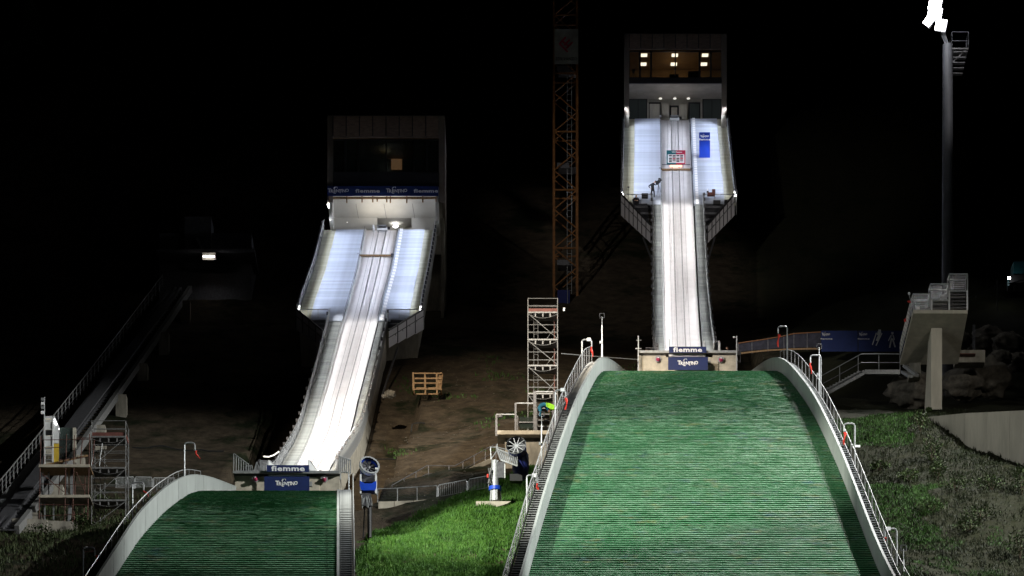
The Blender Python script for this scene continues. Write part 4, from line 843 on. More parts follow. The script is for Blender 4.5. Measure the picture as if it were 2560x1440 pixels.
# ------------------------------------------------------------------ windsocks and sensor poles
def windsock(px, top, bot, dx, sy0, sy1, Y, label, box=True, r=.06, lean=0):
    A = P(px, top, Y); B = P(px, bot, Y); D = P(px+dx, top, Y); s = 1 if dx > 0 else -1
    t = thing('windsock_pole', B, label, 'windsock', 'windsocks along the landing hills')
    q = .16; m = MB(); m.path([B, A-Vector((0, 0, q)), A+Vector((s*q*.35, 0, -q*.3)), A+Vector((s*q, 0, 0)), D-Vector((s*q, 0, 0)), D+Vector((-s*q*.3, 0, -q*.35)), D-Vector((0, 0, q)), D-Vector((0, 0, .55))], r, 7); m.build('bent_pole', M['steel'], t)
    if box: MB().box(A.lerp(D, .7), (.3, .12, .24)).build('junction_box', M['whitec'], t)
    S0 = P(px+dx+1, sy0, Y); S1 = P(px+dx+1+lean, sy1, Y); MB().tube(D-Vector((0, 0, .5)), S0, .015, 4).build('cord', M['black'], t)
    m = MB(); n = 7; L = (S1-S0); pr = []
    rings = []
    for k in range(n+1):
        u = k/n; c = S0+L*u+Vector((.06*math.sin(u*5+px), .05*math.cos(u*7), 0)); w = lerp(.085, .05, u)*(1+.4*math.sin(u*9+px))
        rings.append([c+Vector((math.cos(a)*w, math.sin(a)*.06, 0)) for a in [j*math.pi/3 for j in range(6)]])
    vs = [p for q_ in rings for p in q_]; m.add(vs, [(k*6+j, k*6+(j+1) % 6, (k+1)*6+(j+1) % 6, (k+1)*6+j) for k in range(n) for j in range(6)])
    m.build('streamer', M['red'], t)
    return t
W_ = [(1455, 849, 962, 24, 866, 892, 279, 'on the crest left of the large hill'),
 (1388, 975, 1098, 26, 993, 1024, 262, 'halfway up the left stairs of the large landing hill'),
 (1317, 1188, 1297, 27, 1208, 1240, 247, 'lowest on the left side of the large landing hill'),
 (1968, 816, 905, -23, 836, 868, 286, 'on the crest right of the large hill'),
 (2052, 888, 1012, -26, 906, 934, 271, 'second down the right side of the large hill'),
 (2137, 1059, 1190, -27, 1080, 1112, 255, 'third down the right side of the large hill'),
 (2242, 1322, 1430, -30, 1342, 1352, 240, 'lowest on the right side of the large landing hill'),
 (461, 1107, 1200, 26, 1126, 1146, 256, 'topmost on the left side of the small landing hill'),
 (331, 1206, 1302, 28, 1225, 1242, 247, 'middle of the left side of the small landing hill'),
 (208, 1369, 1445, 29, 1388, 1406, 238, 'lowest on the left side of the small landing hill')]
for a in W_: windsock(*a[:7], 'bent pole with red wind streamer '+a[7], a[0] in (1455, 1388, 1317, 2242), lean=(10 if a[0] < 500 else 0))
windsock(872, 1180, 1345, -21, 1308, 1336, 259, 'bent pole with red streamer beside the stairs of the small landing hill', False, .05, 8)
def sensor(px, top, bot, Y, label):
    A, B = P(px, top, Y), P(px, bot, Y); t = thing('sensor_pole', B, label, 'sensor pole')
    MB().tube(B, A-Vector((0, 0, .9)), .07, 7, .045).build('pole', M['pipe'], t); MB().tube(A-Vector((0, 0, .95)), A-Vector((0, 0, .2)), .025, 5).build('mast', M['steel'], t)
    m = MB()
    for s_ in (-1, 1): m.tube(A+Vector((s_*.18, 0, -.3)), A+Vector((s_*.18, 0, .05)), .025, 4)
    m.tube(A+Vector((-.18, 0, .05)), A+Vector((.18, 0, .05)), .025, 4).tube(A+Vector((-.18, 0, -.3)), A+Vector((.18, 0, -.3)), .025, 4).build('sensor_frame', M['steel_d'], t)
    MB().box(A+Vector((-.12, -.1, -2.3)), (.16, .16, .2)).build('camera', M['steel'], t)
sensor(1505, 785, 892, 288, 'slender sensor pole on the crest behind the left board of the large hill')
sensor(1354, 1031, 1170, 262, 'sensor pole beside the left stairs of the large landing hill')
sensor(2048, 862, 1000, 273, 'sensor pole behind the right stairs of the large landing hill')
sensor(2259, 1365, 1440, 238, 'sensor pole in the grass at lower right')
t = thing('security_camera', P(2143, 1117, 255), 'small pale security camera on the third windsock pole, right side', 'camera'); MB().box(P(2144, 1116, 254.9), (.36, .18, .14)).tube(P(2138, 1115, 255), P(2142, 1116, 255), .03, 5).build('housing', M['ink'], t)

# ------------------------------------------------------------------ snow guns
Y = 262.; t = thing('snow_gun', P(920, 1340, Y), 'blue and white fan snow gun beside the small landing hill stairs', 'snow gun')
c = P(922, 1167, Y); ax = Vector((.36, -1, .42)).normalized()
MB().lathe(c-ax*.9, ax*1.0, [(0, .38), (.3, .5), (.7, .62), (1, .68)], 22, False).build('barrel', M['blueg'], t)
MB().lathe(c-ax*.15, ax*.35, [(0, .68), (.4, .74), (1, .76)], 24, False).build('nozzle_ring', M['ink'], t)
MB().lathe(c+ax*.2, ax*.04, [(0, .76), (0.01, .64), (1, .64), (1, .76)], 24, False).build('rim', M['steel'], t)
MB().lathe(c-ax*.3, ax*.02, [(0, .62), (1, .62)], 20).build('back_plate', M['shadow'], t)
bl = MB(); e1 = ax.cross(Vector((0, 0, 1))).normalized(); e2 = e1.cross(ax)
for k in range(8):
    a = k*math.pi/4; d = e1*math.cos(a)+e2*math.sin(a); n_ = e1*math.cos(a+.5)+e2*math.sin(a+.5); MB().prism([c-ax*.1+d*.14, c-ax*.1+d*.6, c-ax*.02+n_*.58, c-ax*.02+n_*.14], ax*.015).build('fan_blade', M['steel_d'], t)
MB().lathe(c-ax*.2, ax*.25, [(0, .15), (.8, .15), (1, .04)], 12).build('hub', M['steel_d'], t)
MB().lathe(c-ax*.28, ax*.46, [(0, .63), (.5, .66), (1, .67)], 22, False).build('barrel_liner', M['black'], t)
q = P(921, 1217, Y); MB().prism([q+Vector(v) for v in ((-.5, -.5, -.4), (.5, -.5, -.4), (.6, -.5, -.1), (.6, -.5, .3), (.25, -.5, .1), (-.25, -.5, .1), (-.6, -.5, .3), (-.6, -.5, -.1))], (0, 1.0, 0)).build('compressor_housing', M['blueg'], t)
MB().box(P(921, 1196, Y)+Vector((0, .2, 0)), (.95, .6, .55)).build('motor_block', M['steel_d'], t)
for s_ in (-1, 1): MB().beam(P(921+s_*19, 1188, Y-.2), P(921+s_*19, 1236, Y-.2), .12, .5).build('fork_arm', M['whitec'], t)
MB().box(P(916, 1252, Y), (.7, .7, .9)).build('valve_block', M['steel_d'], t)
for k in range(7): MB().tube(P(904+k*4, 1238+(k*7) % 9, Y-.4), P(906+k*4-(k % 3)*3, 1272-(k*5) % 11, Y-.3), .03+.01*(k % 2), 5).build('pipe', M['steel'], t)
MB().tube(P(924, 1265, Y), P(924, 1345, Y), .16, 8).tube(P(912, 1262, Y+.3), P(908, 1345, Y), .05, 6).build('stand', M['frame'], t)
MB().box(P(941, 1172, Y-.3), (.2, .2, .12)).build('lamp_bracket', M['ink'], t)
Y = 261.; t = thing('snow_gun', P(1238, 1253, Y), 'dark blue fan snow gun on a grey tower with open grating arm', 'snow gun')
MB().lathe(P(1238, 1253, Y), P(1238, 1152, Y)-P(1238, 1253, Y), [(0, .34), (.3, .34), (.31, .3), (1, .28)], 16).build('tower_pipe', M['steel'], t)
for k in range(5): a = k*1.25; MB().beam(P(1238, 1253, Y)+Vector((math.cos(a)*.42, math.sin(a)*.42, 0)), P(1238, 1226, Y)+Vector((math.cos(a)*.36, math.sin(a)*.36, 0)), .1, .05).build('fin', M['steel'], t)
MB().lathe(P(1238, 1226, Y), (0, 0, .26), [(0, .46), (1, .46)], 16).build('blue_collar', M['blueg'], t)
MB().box(P(1253, 1176, Y-.1), (.5, .4, 1.15)).build('control_box', M['steel_d'], t); MB().box(P(1262, 1176, Y-.1), (.06, .42, 1.2)).build('box_edge', M['whitec'], t)
hs = MB()
for k in range(4): hs.path([P(1221+k*2+3*math.sin(u*3+k), 1170+u*38, Y-.4) for u in [j/8 for j in range(9)]], .05, 5)
hs.build('hose_bundle', M['black'], t); MB().box(P(1219, 1190, Y-.5), (.12, .1, .25)).build('red_tag', M['red'], t)
g1, g2, g3, g4 = P(1242, 1122, Y), P(1287, 1140, Y), P(1293, 1165, Y-1.0), P(1252, 1150, Y-1.0)
MB().beam(g1, g2, .08, .1).beam(g2, g3, .08, .1).beam(g3, g4, .08, .1).beam(g4, g1, .08, .1).build('grating_frame', M['steel'], t)
for k in range(1, 8): MB().beam(g1.lerp(g2, k/8), g4.lerp(g3, k/8), .09, .05).build('grating_bar', M['steel'], t)
for a, b in ((g1, P(1243, 1110, Y)), (g2, P(1294, 1132, Y)), (P(1226, 1118, Y), P(1228, 1150, Y)), (P(1226, 1118, Y), P(1243, 1118, Y)), (P(1243, 1118, Y), P(1292, 1130, Y)), (g3, P(1293, 1130, Y)), (P(1228, 1148, Y), P(1243, 1126, Y))): MB().tube(a, b, .035, 5).build('guard_rail', M['steel'], t)
c = P(1290, 1113, Y-.4); ax = Vector((-.14, -.95, .3)).normalized()
MB().lathe(c+Vector((.28, 1.0, -.1)), (0.1, .1, -2.1), [(0, .45), (.15, .62), (.6, .62), (.85, .5), (1, .3)], 18).build('intake_drum', M['navy'], t)
MB().lathe(c-ax*.55, ax*.6, [(0, .665), (1, .69)], 24, False).build('barrel_liner', M['black'], t)
MB().lathe(c-ax*1.7, ax*1.7, [(0, .3), (.08, .62), (.4, .66), (.8, .68), (1, .7)], 24, False).build('barrel', M['navy'], t)
MB().lathe(c-ax*.08, ax*.16, [(0, .7), (.5, .74), (1, .72)], 24, False).build('rim', M['steel'], t); MB().lathe(c-ax*.55, ax*.02, [(0, .66), (1, .66)], 24).build('back_plate', M['steel_d'], t)
e1 = ax.cross(Vector((0, 0, 1))).normalized(); e2 = e1.cross(ax)
for k in range(10):
    a = k*math.pi/5; d = e1*math.cos(a)+e2*math.sin(a); MB().tube(c-ax*.1+d*.05, c-ax*.04+d*.68, .022, 4).build('spoke', M['pipe'], t)
MB().box(c+Vector((.0, .75, -2.2)), (.9, .7, .5)).build('motor_housing', M['black'], t)
t = thing('concrete_footing', P(1230, 1262, Y), 'wedge shaped beige concrete footing under the dark snow gun', 'footing')
MB().prism([P(1190, 1253, Y-.7), P(1277, 1253, Y-.7), P(1268, 1259, Y-.7), P(1225, 1272, Y-.7), P(1190, 1277, Y-.7), P(1190, 1330, Y-.7), P(1277, 1330, Y-.7)][:5]+[], (0, 1.6, 0)).build('concrete_block', M['conc'], t)

# ------------------------------------------------------------------ stair platform with pillar, at right
Y = 283.; t = thing('judging_stand', P(2336, 988, Y), 'cantilevered concrete stand on a single pillar, at right below the mast', 'viewing stand')
f0, f1, bk0, bk1 = P(2283, 775, Y), P(2419, 775, Y), P(2250, 902, Y+6.5), P(2395, 900, Y+6.5)
dz = Vector((0, 0, -.27)); vs = [f0, f1, bk1, bk0, f0+dz, f1+dz, bk1+dz*1.2, bk0+dz*1.2]
MB().add(vs, [(0, 1, 2, 3), (7, 6, 5, 4), (0, 4, 5, 1), (1, 5, 6, 2), (2, 6, 7, 3), (3, 7, 4, 0)]).build('sloping_slab', M['concl'], t)
pf = P(2328, 820, Y+1.6); pr_ = P(2355, 820, Y+1.6); gz = P(0, 992, Y+1.6).z-1
m = MB(); m.add([(pf.x, Y+1.6, gz), (pr_.x, Y+1.6, gz), (pr_.x, Y+1.6, pf.z), (pf.x, Y+1.6, pf.z), (pf.x-.4, Y+2.9, gz), (pr_.x-.1, Y+2.9, gz), (pr_.x-.1, Y+2.9, pf.z-.8), (pf.x-.1, Y+2.9, pf.z-.8), ], [(0, 1, 2, 3), (1, 5, 6, 2), (5, 4, 7, 6), (4, 0, 3, 7), (3, 2, 6, 7)]); m.build('pillar', M['concl'], t)
for a, b, top, base in ((2283, 2325, 735, 773), (2327, 2371, 710, 750), (2374, 2419, 685, 727)):
    A, B = P(a, base, Y+.1), P(b, base, Y+.1); yb3 = Y+1.4
    d = MB().box(((A.x+B.x)/2, Y+.75, A.z), (B.x-A.x, 1.3, .12)).build('platform_deck', M['steel'], t)
    for q in (Y+.1, yb3):
        for px in (a, b):
            u = P(px, top, Y+.1); MB().beam((u.x, q, A.z), (u.x, q, u.z), .07, .07).build('post', M['steel'], t)
        ut = P(a, top, Y+.1).z
        MB().tube((A.x, q, ut), (B.x, q, ut), .05, 6).build('handrail', M['pipe'], t)
        for k in range(1, 8): zz = A.z+(ut-A.z)*k/8; MB().tube((A.x, q, zz), (B.x, q, zz), .008, 4).build('wire', M['steel_d'], t)
    for xx in (A.x, B.x): MB().tube((xx, Y+.1, ut), (xx, yb3, ut), .045, 6).build('handrail', M['pipe'], t)
for a in (2329, 2373, 2418): 
    A, B = P(a, 727 if a > 2340 else 750, Y+.15), P(a, 775, Y+.15); MB().beam(A, B, .12, .12).build('leg', M['pipe'], t)
for k in range(5): MB().box(P(2396, 738+k*8, Y+.5), (1.25, .3, .08)).build('stair_tread', M['steel_d'], t)
for k in range(3): MB().box(P(2350, 757+k*7, Y+.7), (1.2, .3, .08)).build('stair_tread', M['steel_d'], t)
MB().box(P(2295, 770, Y), (.28, .1, .2)).build('white_box', M['ink'], t); MB().box(P(2358, 742, Y+.3), (.55, .1, .3)).build('seat_frame', M['steel'], t)
L0, L1 = P(2278, 748, Y+.3), P(2250, 860, Y+6)
for k in range(14):
    p = L0.lerp(L1, k/13); MB().beam(p, p-Vector((0, 0, 1.1)), .06, .06).build('post', M['steel'], t)
for d_ in (0, .35, .7): MB().tube(L0-Vector((0, 0, d_)), L1-Vector((0, 0, d_)), .035, 5).build('handrail', M['pipe'], t)
t = thing('anemometer', P(2273, 735, Y), 'small white sensor head on the corner of the concrete stand', 'sensor'); MB().lathe(P(2273, 737, Y), (0, 0, .2), [(0, .06), (.5, .11), (1, .06)], 8).build('head', M['ink'], t); MB().tube(P(2273, 737, Y), P(2279, 760, Y), .03, 5).build('bracket', M['steel'], t)
t = thing('red_flag', P(2273, 755, Y), 'small red ribbon tied at the corner of the concrete stand', 'ribbon'); MB().prism([P(2268, 752, Y-.1), P(2276, 751, Y-.1), P(2278, 757, Y-.1), P(2270, 756, Y-.1)], (0, .05, 0)).build('cloth', M['red'], t)
t = thing('red_flag', P(2262, 800, Y+2), 'red ribbon halfway down the side railing of the concrete stand', 'ribbon'); MB().prism([P(2259, 798, Y+2), P(2265, 795, Y+2), P(2266, 803, Y+2), P(2261, 805, Y+2)], (0, .05, 0)).build('cloth', M['red'], t)
# access stairs and walkway
Y = 290.; t = thing('access_stairs', P(2060, 990, Y), 'grey metal stairs rising to a walkway beside the large landing hill', 'staircase')
n = 12
for k in range(n):
    a = P(lerp(2066, 2156, k/n), lerp(974, 925, k/n), Y); MB().box(a+Vector((0, .5, -.05)), (.42, 1.1, .16)).build('step', M['steel'], t)
A, B, D = P(2062, 985, Y), P(2162, 930, Y), P(2250, 930, Y)
MB().beam(A, B, .1, .35).beam(B, D, .1, .35).build('stringer', M['steel'], t); MB().box((B+D)/2+Vector((0, .6, .12)), ((D-B).length, 1.2, .08)).build('walkway_deck', M['steel'], t)
railing('walkway_railing', [P(2053, 940, Y), P(2153, 885, Y), P(2250, 885, Y)], 1.4, 'grey railing along the stairs and walkway beside the large landing hill', None, 1.55, 1, .04, wr=.035)
for a, b, c, d in ((2262, 915, 2292, 938), (2258, 930, 2276, 941)): 
    t = thing('steel_beam', P(a, b, 288), 'loose steel beam lying under the concrete stand'+(', the larger one' if a == 2262 else ', the shorter one'), 'beam'); MB().beam(P(a, b, 288), P(c, d, 286.5), .4, .2).build('flange', M['steel'], t)
# banners and net behind
Y = 313.
for i, (a, b, lb) in enumerate(((2053, 2144, 'dark blue banner on the slope with faint lettering, left of the two'), (2146, 2262, 'dark blue banner with pale ski jumper and skier figures, right of the two'))):
    A, B = P(a, 827, Y-i*.05), P(b, 879, Y-i*.05); t = thing('slope_banner', ((A.x+B.x)/2, Y, B.z), lb, 'banner', 'blue banners behind the large hill'); MB().box(((A.x+B.x)/2, Y-i*.05, (A.z+B.z)/2), (B.x-A.x, .05, A.z-B.z)).build('cloth', M['blue'], t)
    put('lettering', TREg, t, P(a+12, 836, Y-.15), scale=(.13, 1, .2)); put('lettering', FIEg, t, P(a+13, 847, Y-.15), scale=(.17, 1, .12))
    if i:
        m = MB(); f = lambda x, y: P(x, y, Y-.16)
        m.beam(f(2181, 862), f(2191, 832), .02, .08).beam(f(2190, 864), f(2205, 833), .02, .08).beam(f(2192, 852), f(2198, 838), .02, .2).beam(f(2196, 838), f(2199, 829), .02, .3).box(f(2199, 827), (.22, .02, .2))
        m.beam(f(2229, 846), f(2231, 835), .02, .3).box(f(2231, 833), (.18, .02, .2)).beam(f(2229, 846), f(2224, 869), .02, .12).beam(f(2231, 846), f(2238, 868), .02, .12).beam(f(2228, 838), f(2221, 852), .02, .08).beam(f(2233, 838), f(2236, 850), .02, .08).build('printed_figures', M['ski'], t)
t = thing('safety_net', P(1950, 860, 316), 'long orange and blue safety net sagging along the slope behind the right crest', 'net')
pts = [(1846, 856, 884), (1880, 851, 880), (1920, 845, 876), (1960, 838, 874), (1985, 832, 873), (2018, 830, 872), (2052, 828, 872)]
for (a, b, c), (d, e, f) in zip(pts, pts[1:]):
    MB().prism([P(a, b+4, 314), P(d, e+4, 314), P(d, f-4, 314), P(a, c-4, 314)], (0, .05, 0)).build('net_panel', M['bark'], t)
    MB().beam(P(a, b+2, 313.9), P(d, e+2, 313.9), .06, .08).build('border_rope', M['net'], t); MB().beam(P(a, c, 313.9), P(d, f, 313.9), .06, .14).build('border_rope', M['wood'], t); MB().tube(P(a, b, 314), P(a, c+4, 314), .04, 5).build('post', M['steel_d'], t)
# retaining wall, right
A, B, D = P(2309, 1043, 280), P(2412, 1033, 272), P(2640, 1022, 262)
t = thing('retaining_wall', A, 'long pale concrete retaining wall on the right bank', 'wall')
for (u, v) in ((A, B), (B, D)):
    n = max(2, int((v-u).length/2.6))
    for k in range(n):
        a, b = u.lerp(v, k/n), u.lerp(v, (k+1)/n); e = (b-a).normalized()*.012
        MB().prism([a+e, b-e, b-e-Vector((0, 0, 6)), a+e-Vector((0, 0, 6))], (0, .4, 0)).build('wall_panel', M['concl'], t)
for (px, py, Yy, w, h, dpt, lb) in ((2285, 930, 290, .9, 1.3, 1.5, 'small concrete block under the concrete stand'), (2423, 898, 294, 2.4, 1.0, 1.5, 'low concrete wall right of the pillar')):
    t = thing('concrete_block', P(px, py, Yy), lb, 'block'); MB().box(P(px, py, Yy), (w, dpt, h)).build('block', M['conc_d'], t)
t = thing('timber_board', P(2420, 888, 293), 'flat rusty board on the low wall right of the pillar', 'board'); MB().box(P(2415, 888, 293), (1.5, .8, .06)).build('board', M['toe'], t)
# rocks
def rock(px, py, Y, r, lb, mtt='rock', fl=.7):
    c = P(px, py, Y); t = thing('boulder', c, lb, 'rock', None); n, k = 30, 20; m = MB(); vs = []
    for i in range(k+1):
        for j in range(n):
            a, b = math.pi*i/k, 2*math.pi*j/n; d = Vector((math.sin(a)*math.cos(b), math.sin(a)*math.sin(b), math.cos(a))); q = .95+.5*abs(noise.noise(d*1.5+c))+.3*noise.noise(d*3.1+c)-.14*abs(noise.noise(d*7+c))+.06*noise.noise(d*15+c); vs.append(c+Vector((d.x*r*q, d.y*r*q*.8, d.z*r*q*fl)))
    m.add(vs, [(i*n+j, i*n+(j+1) % n, (i+1)*n+(j+1) % n, (i+1)*n+j) for i in range(k) for j in range(n)]); m.build('stone', M[mtt], t, smooth=True); return t
for a in ((2470, 945, 298, 2.0, 'large pale rock face right of the concrete pillar'), (2405, 958, 297, 1.7, 'pale rock outcrop right behind the concrete pillar'), (2290, 975, 292, 2.0, 'low rock outcrop left of the concrete pillar'),
          (2450, 860, 303, 1.0, 'dim boulder stacked on the right bank, below the rail'), (2475, 842, 306, 1.2, 'dim round boulder on the right bank, left one at top'), (2520, 860, 305, 1.3, 'dim boulder on the right bank, by the frame edge'), (2550, 905, 302, 1.1, 'dim boulder low at the right frame edge'), (2500, 895, 300, .9, 'dim small boulder on the right bank, middle'), (2400, 850, 302, .9, 'dim boulder just right of the pillar top'),
          (1088, 846, 343, .9, 'grey rock at the foot of the left tower wall'), (1062, 850, 343, .8, 'second grey rock at the foot of the left tower'), (975, 985, 304, .45, 'pale stone beside the left in-run wall'), (962, 990, 304, .25, 'very small stone beside the left in-run wall')): rock(*a)
# path walls and fences in the middle
Y = 268.; t = thing('retaining_wall', P(1010, 1280, Y), 'low beige concrete wall beside the path below the left in-run', 'wall')
for a, b, ta, tb_ in ((946, 985, 1254, 1253), (986, 1034, 1253, 1251), (1035, 1091, 1251, 1247)):
    A, B = P(a, ta, Y), P(b, tb_, Y); MB().prism([A, B-Vector((.012, 0, 0)), B-Vector((.012, 0, 3)), A-Vector((0, 0, 3))], (0, .4, 0)).build('wall_panel', M['conc'], t)
railing('path_railing', [P(944, 1222, Y+.1), P(985, 1221, Y+.1), P(1036, 1218, Y+.1), P(1092, 1214, Y+.1)], 1.0, 'wire railing on top of the low beige wall', None, 1.5, 7, .04)
railing('path_railing', [P(980, 1213, 274), P(1068, 1164, 277), P(1137, 1165, 277), P(1216, 1122, 280), P(1240, 1110, 281)], 1.25, 'dim railing along the path climbing the dark slope', None, 1.6, 1, .035, 'steel_d', 'steel_d', wr=.03)
t = thing('path_kerb', P(1100, 1195, 277), 'low concrete edge of the path under the dim railing', 'kerb'); MB().beam(P(1000, 1232, 274), P(1078, 1197, 277), .3, .3).beam(P(1078, 1197, 277), P(1140, 1190, 277), .3, .3).beam(P(1140, 1190, 277), P(1230, 1150, 280), .3, .3).build('kerb', M['conc_d'], t)
def barrier(a, b, label, h=1.15, grp='crowd barriers'):
    a, b = Vector(a), Vector(b); t = thing('crowd_barrier', a-Vector((0, 0, h)), label, 'barrier', grp); dz = Vector((0, 0, h))
    e = (b-a)*.04; MB().path([a-dz, a-Vector((0, 0, .15)), a+e, b-e, b-Vector((0, 0, .15)), b-dz], .028, 5).build('frame', M['pipe'], t)
    MB().tube(a-dz*.88, b-dz*.88, .022, 4).build('lower_bar', M['steel'], t); n = 14
    me = MB().tube((0, 0, -h*.88), (0, 0, 0), .011, 4).mesh('bar', M['steel'])
    for k in range(1, n): put('bar', me, t, a.lerp(b, k/n))
barrier(P(1095, 1213, 268.2), P(1168, 1199, 267.6), 'crowd barrier joining the low wall railing on the grass', 1.0)
barrier(P(1172, 1198, 267.5), P(1222, 1189, 267), 'crowd barrier nearest the dark snow gun tower', 1.0)
barrier(P(290, 1193, 279), P(335, 1192, 279), 'dim crowd barrier behind the free standing scaffold, left one', .95); barrier(P(338, 1192, 279), P(380, 1193, 279), 'dim crowd barrier behind the free standing scaffold, middle one', .95); barrier(P(383, 1194, 279), P(438, 1195, 279), 'bright crowd barrier behind the curved board of the small hill', .95)
# platform beside the scaffold with railings
Y = 277.; t = thing('coach_platform', P(1300, 1080, Y), 'stepped concrete and steel platform left of the large landing hill', 'platform')
A, B = P(1243, 1079, Y), P(1372, 1079, Y); MB().box((A+B)/2+Vector((0, 1, -.12)), (B.x-A.x, 2.4, .3)).build('concrete_slab', M['conc'], t)
m_ = MB(); m_.box((A+B)/2+Vector((.2, 1.4, -1.6)), (B.x-A.x-.8, 1.4, 2.6)); m_.build('base_wall', M['conc_d'], t)
for k, (px, py, w) in enumerate(((1316, 1060, 1.4), (1353, 1025, 1.3), (1353, 1040, 1.3), (1353, 1055, 1.3), (1353, 1070, 1.3))): MB().box(P(px, py, Y+.6), (w, .9, .1)).build('platform_deck', M['steel_d'], t)
for px, a, b, w in ((1241, 1037, 1090, .2), (1289, 1008, 1079, .18), (1294, 1040, 1079, .08), (1337, 978, 1079, .28), (1384, 978, 1079, .16), (1342, 1020, 1079, .08), (1381, 1025, 1079, .08)): MB().beam(P(px, a, Y), P(px, b, Y), w*.8, .1).build('post', M['steel_d'], t)
for a, b, c in ((1241, 1289, 1036), (1289, 1337, 1008), (1337, 1384, 979)): MB().tube(P(a, c, Y), P(b, c, Y), .04, 6).build('handrail', M['pipe'], t)
for px in (1318,): MB().box(P(px, 1057, Y+.3), (1.2, .05, .9)).build('mesh_panel', M['glassd'], t)
t = thing('camera_unit', P(1249, 1041, Y), 'small black camera clamped to the end post of the stepped platform', 'camera'); MB().box(P(1250, 1041, Y-.1), (.35, .25, .22)).build('body', M['black'], t); MB().lathe(P(1250, 1041, Y-.25), (0, -.12, 0), [(0, .07), (1, .08)], 10).build('lens', M['steel_d'], t)
p = P(1328, 1318, 246.5); t = thing('covered_bundle', p, 'black covered bundle lying on the left stairs of the large landing hill', 'bundle'); m = MB()
m.lathe(p-Vector((0, 0, .5)), (.1, .1, 1.1), [(0, .3), (.3, .38), (.6, .3), (.85, .26), (1, .1)], 12); m.build('black_cover', M['cloth'], t, smooth=True)
# crate frame on the slope
Y = 308.; s = Y/FP; t = thing('timber_crate', P(1073, 975, Y), 'open timber crate frame standing on the dark soil slope', 'crate')
dx, dp = 70*s, 1.3
A = P(1033, 974, Y); hh = 42*s
def cb(p, q, w=.1): MB().beam(p, q, w, w).build('batten', M['wood'], t)
for y in (0, dp):
    for f in (0, .42, .84): cb(A+Vector((dx*f, y, 0)), A+Vector((dx*f, y, hh)), .14)
    for z in (0.02, .38, .65, .96): cb(A+Vector((0, y-.02, hh*z)), A+Vector((dx, y-.02, hh*z)))
for z in (0, 1):
    for f in (0, 1): cb(A+Vector((dx*f, 0, hh*z)), A+Vector((dx*f, dp, hh*z)), .12)
for f in (.88, .93, .98): cb(A+Vector((dx*f, 0, 0)), A+Vector((dx*f+.15, .3, hh)), .1)
for a, b, c, d, lb in ((935, 1035, 1062, 1008, 'black hose lying on the soil slope under the timber crate'), (330, 1085, 560, 1020, 'thin dark hose across the dark slope left of the small in-run')):
    t = thing('hose', P(a, b, 303), lb, 'hose'); n = 12; pts = []
    for k in range(n+1):
        p = P(lerp(a, c, k/n), lerp(b, d, k/n)+6*math.sin(math.pi*k/n), 303 if a > 900 else 298); pts.append((p.x, p.y, G(p.x, p.y)+.06))
    MB().path(pts, .06, 5).build('hose', M['rubber'], t)
# loudspeakers, signs on the platform of the large in-run
yF = big.front-.4
for a, b, w, h, lb, mm_ in ((1612, 490, 1.4, .75, 'black sign board on the left railing of the right terrace', 'black'), (1792, 507, 1.6, .8, 'black loudspeaker under the right railing of the right terrace', 'black'), (1818, 506, 1.3, .8, 'second black loudspeaker by the right corner of the terrace', 'black'), (1778, 486, 1.7, .4, 'dark red equipment box on the right terrace railing', 'toe')):
    c = P(a, b, yF-.1); s_ = yF/FP; t = thing('equipment_box', c, lb, 'equipment'); hh_ = {.75: 10, .8: 10, .4: 7}[h]*s_
    MB().box(c, (w*15*s_*.75, .4, hh_)).build('case', M[mm_], t)
    if a == 1612:
        for q in (-3, 2): MB().box(c+Vector((0, -.21, q*s_)), (w*9*s_, .02, 2.2*s_)).build('plate', M['steel_d'], t)
    if a == 1778: MB().box(c+Vector((.25, 0, .3)), (.32, .3, .34)).build('top_box', M['toe'], t)
t = thing('signal_lamp', P(1769, 478, yF), 'small white lamp on the right terrace railing', 'lamp'); MB().tube(P(1769, 482, yF), P(1769, 472, yF), .05, 6).build('stem', M['ink'], t); MB().box(P(1769, 480, yF), (.2, .2, .14)).build('base', M['black'], t)
t = thing('signal_lamp', P(1571, 468, yF), 'thin sensor rod at the left railing of the right terrace', 'sensor'); MB().tube(P(1571, 512, yF-.2), P(1571, 466, yF-.2), .02, 5).box(P(1571, 468, yF-.2), (.2, .1, .12)).build('rod', M['steel_d'], t)

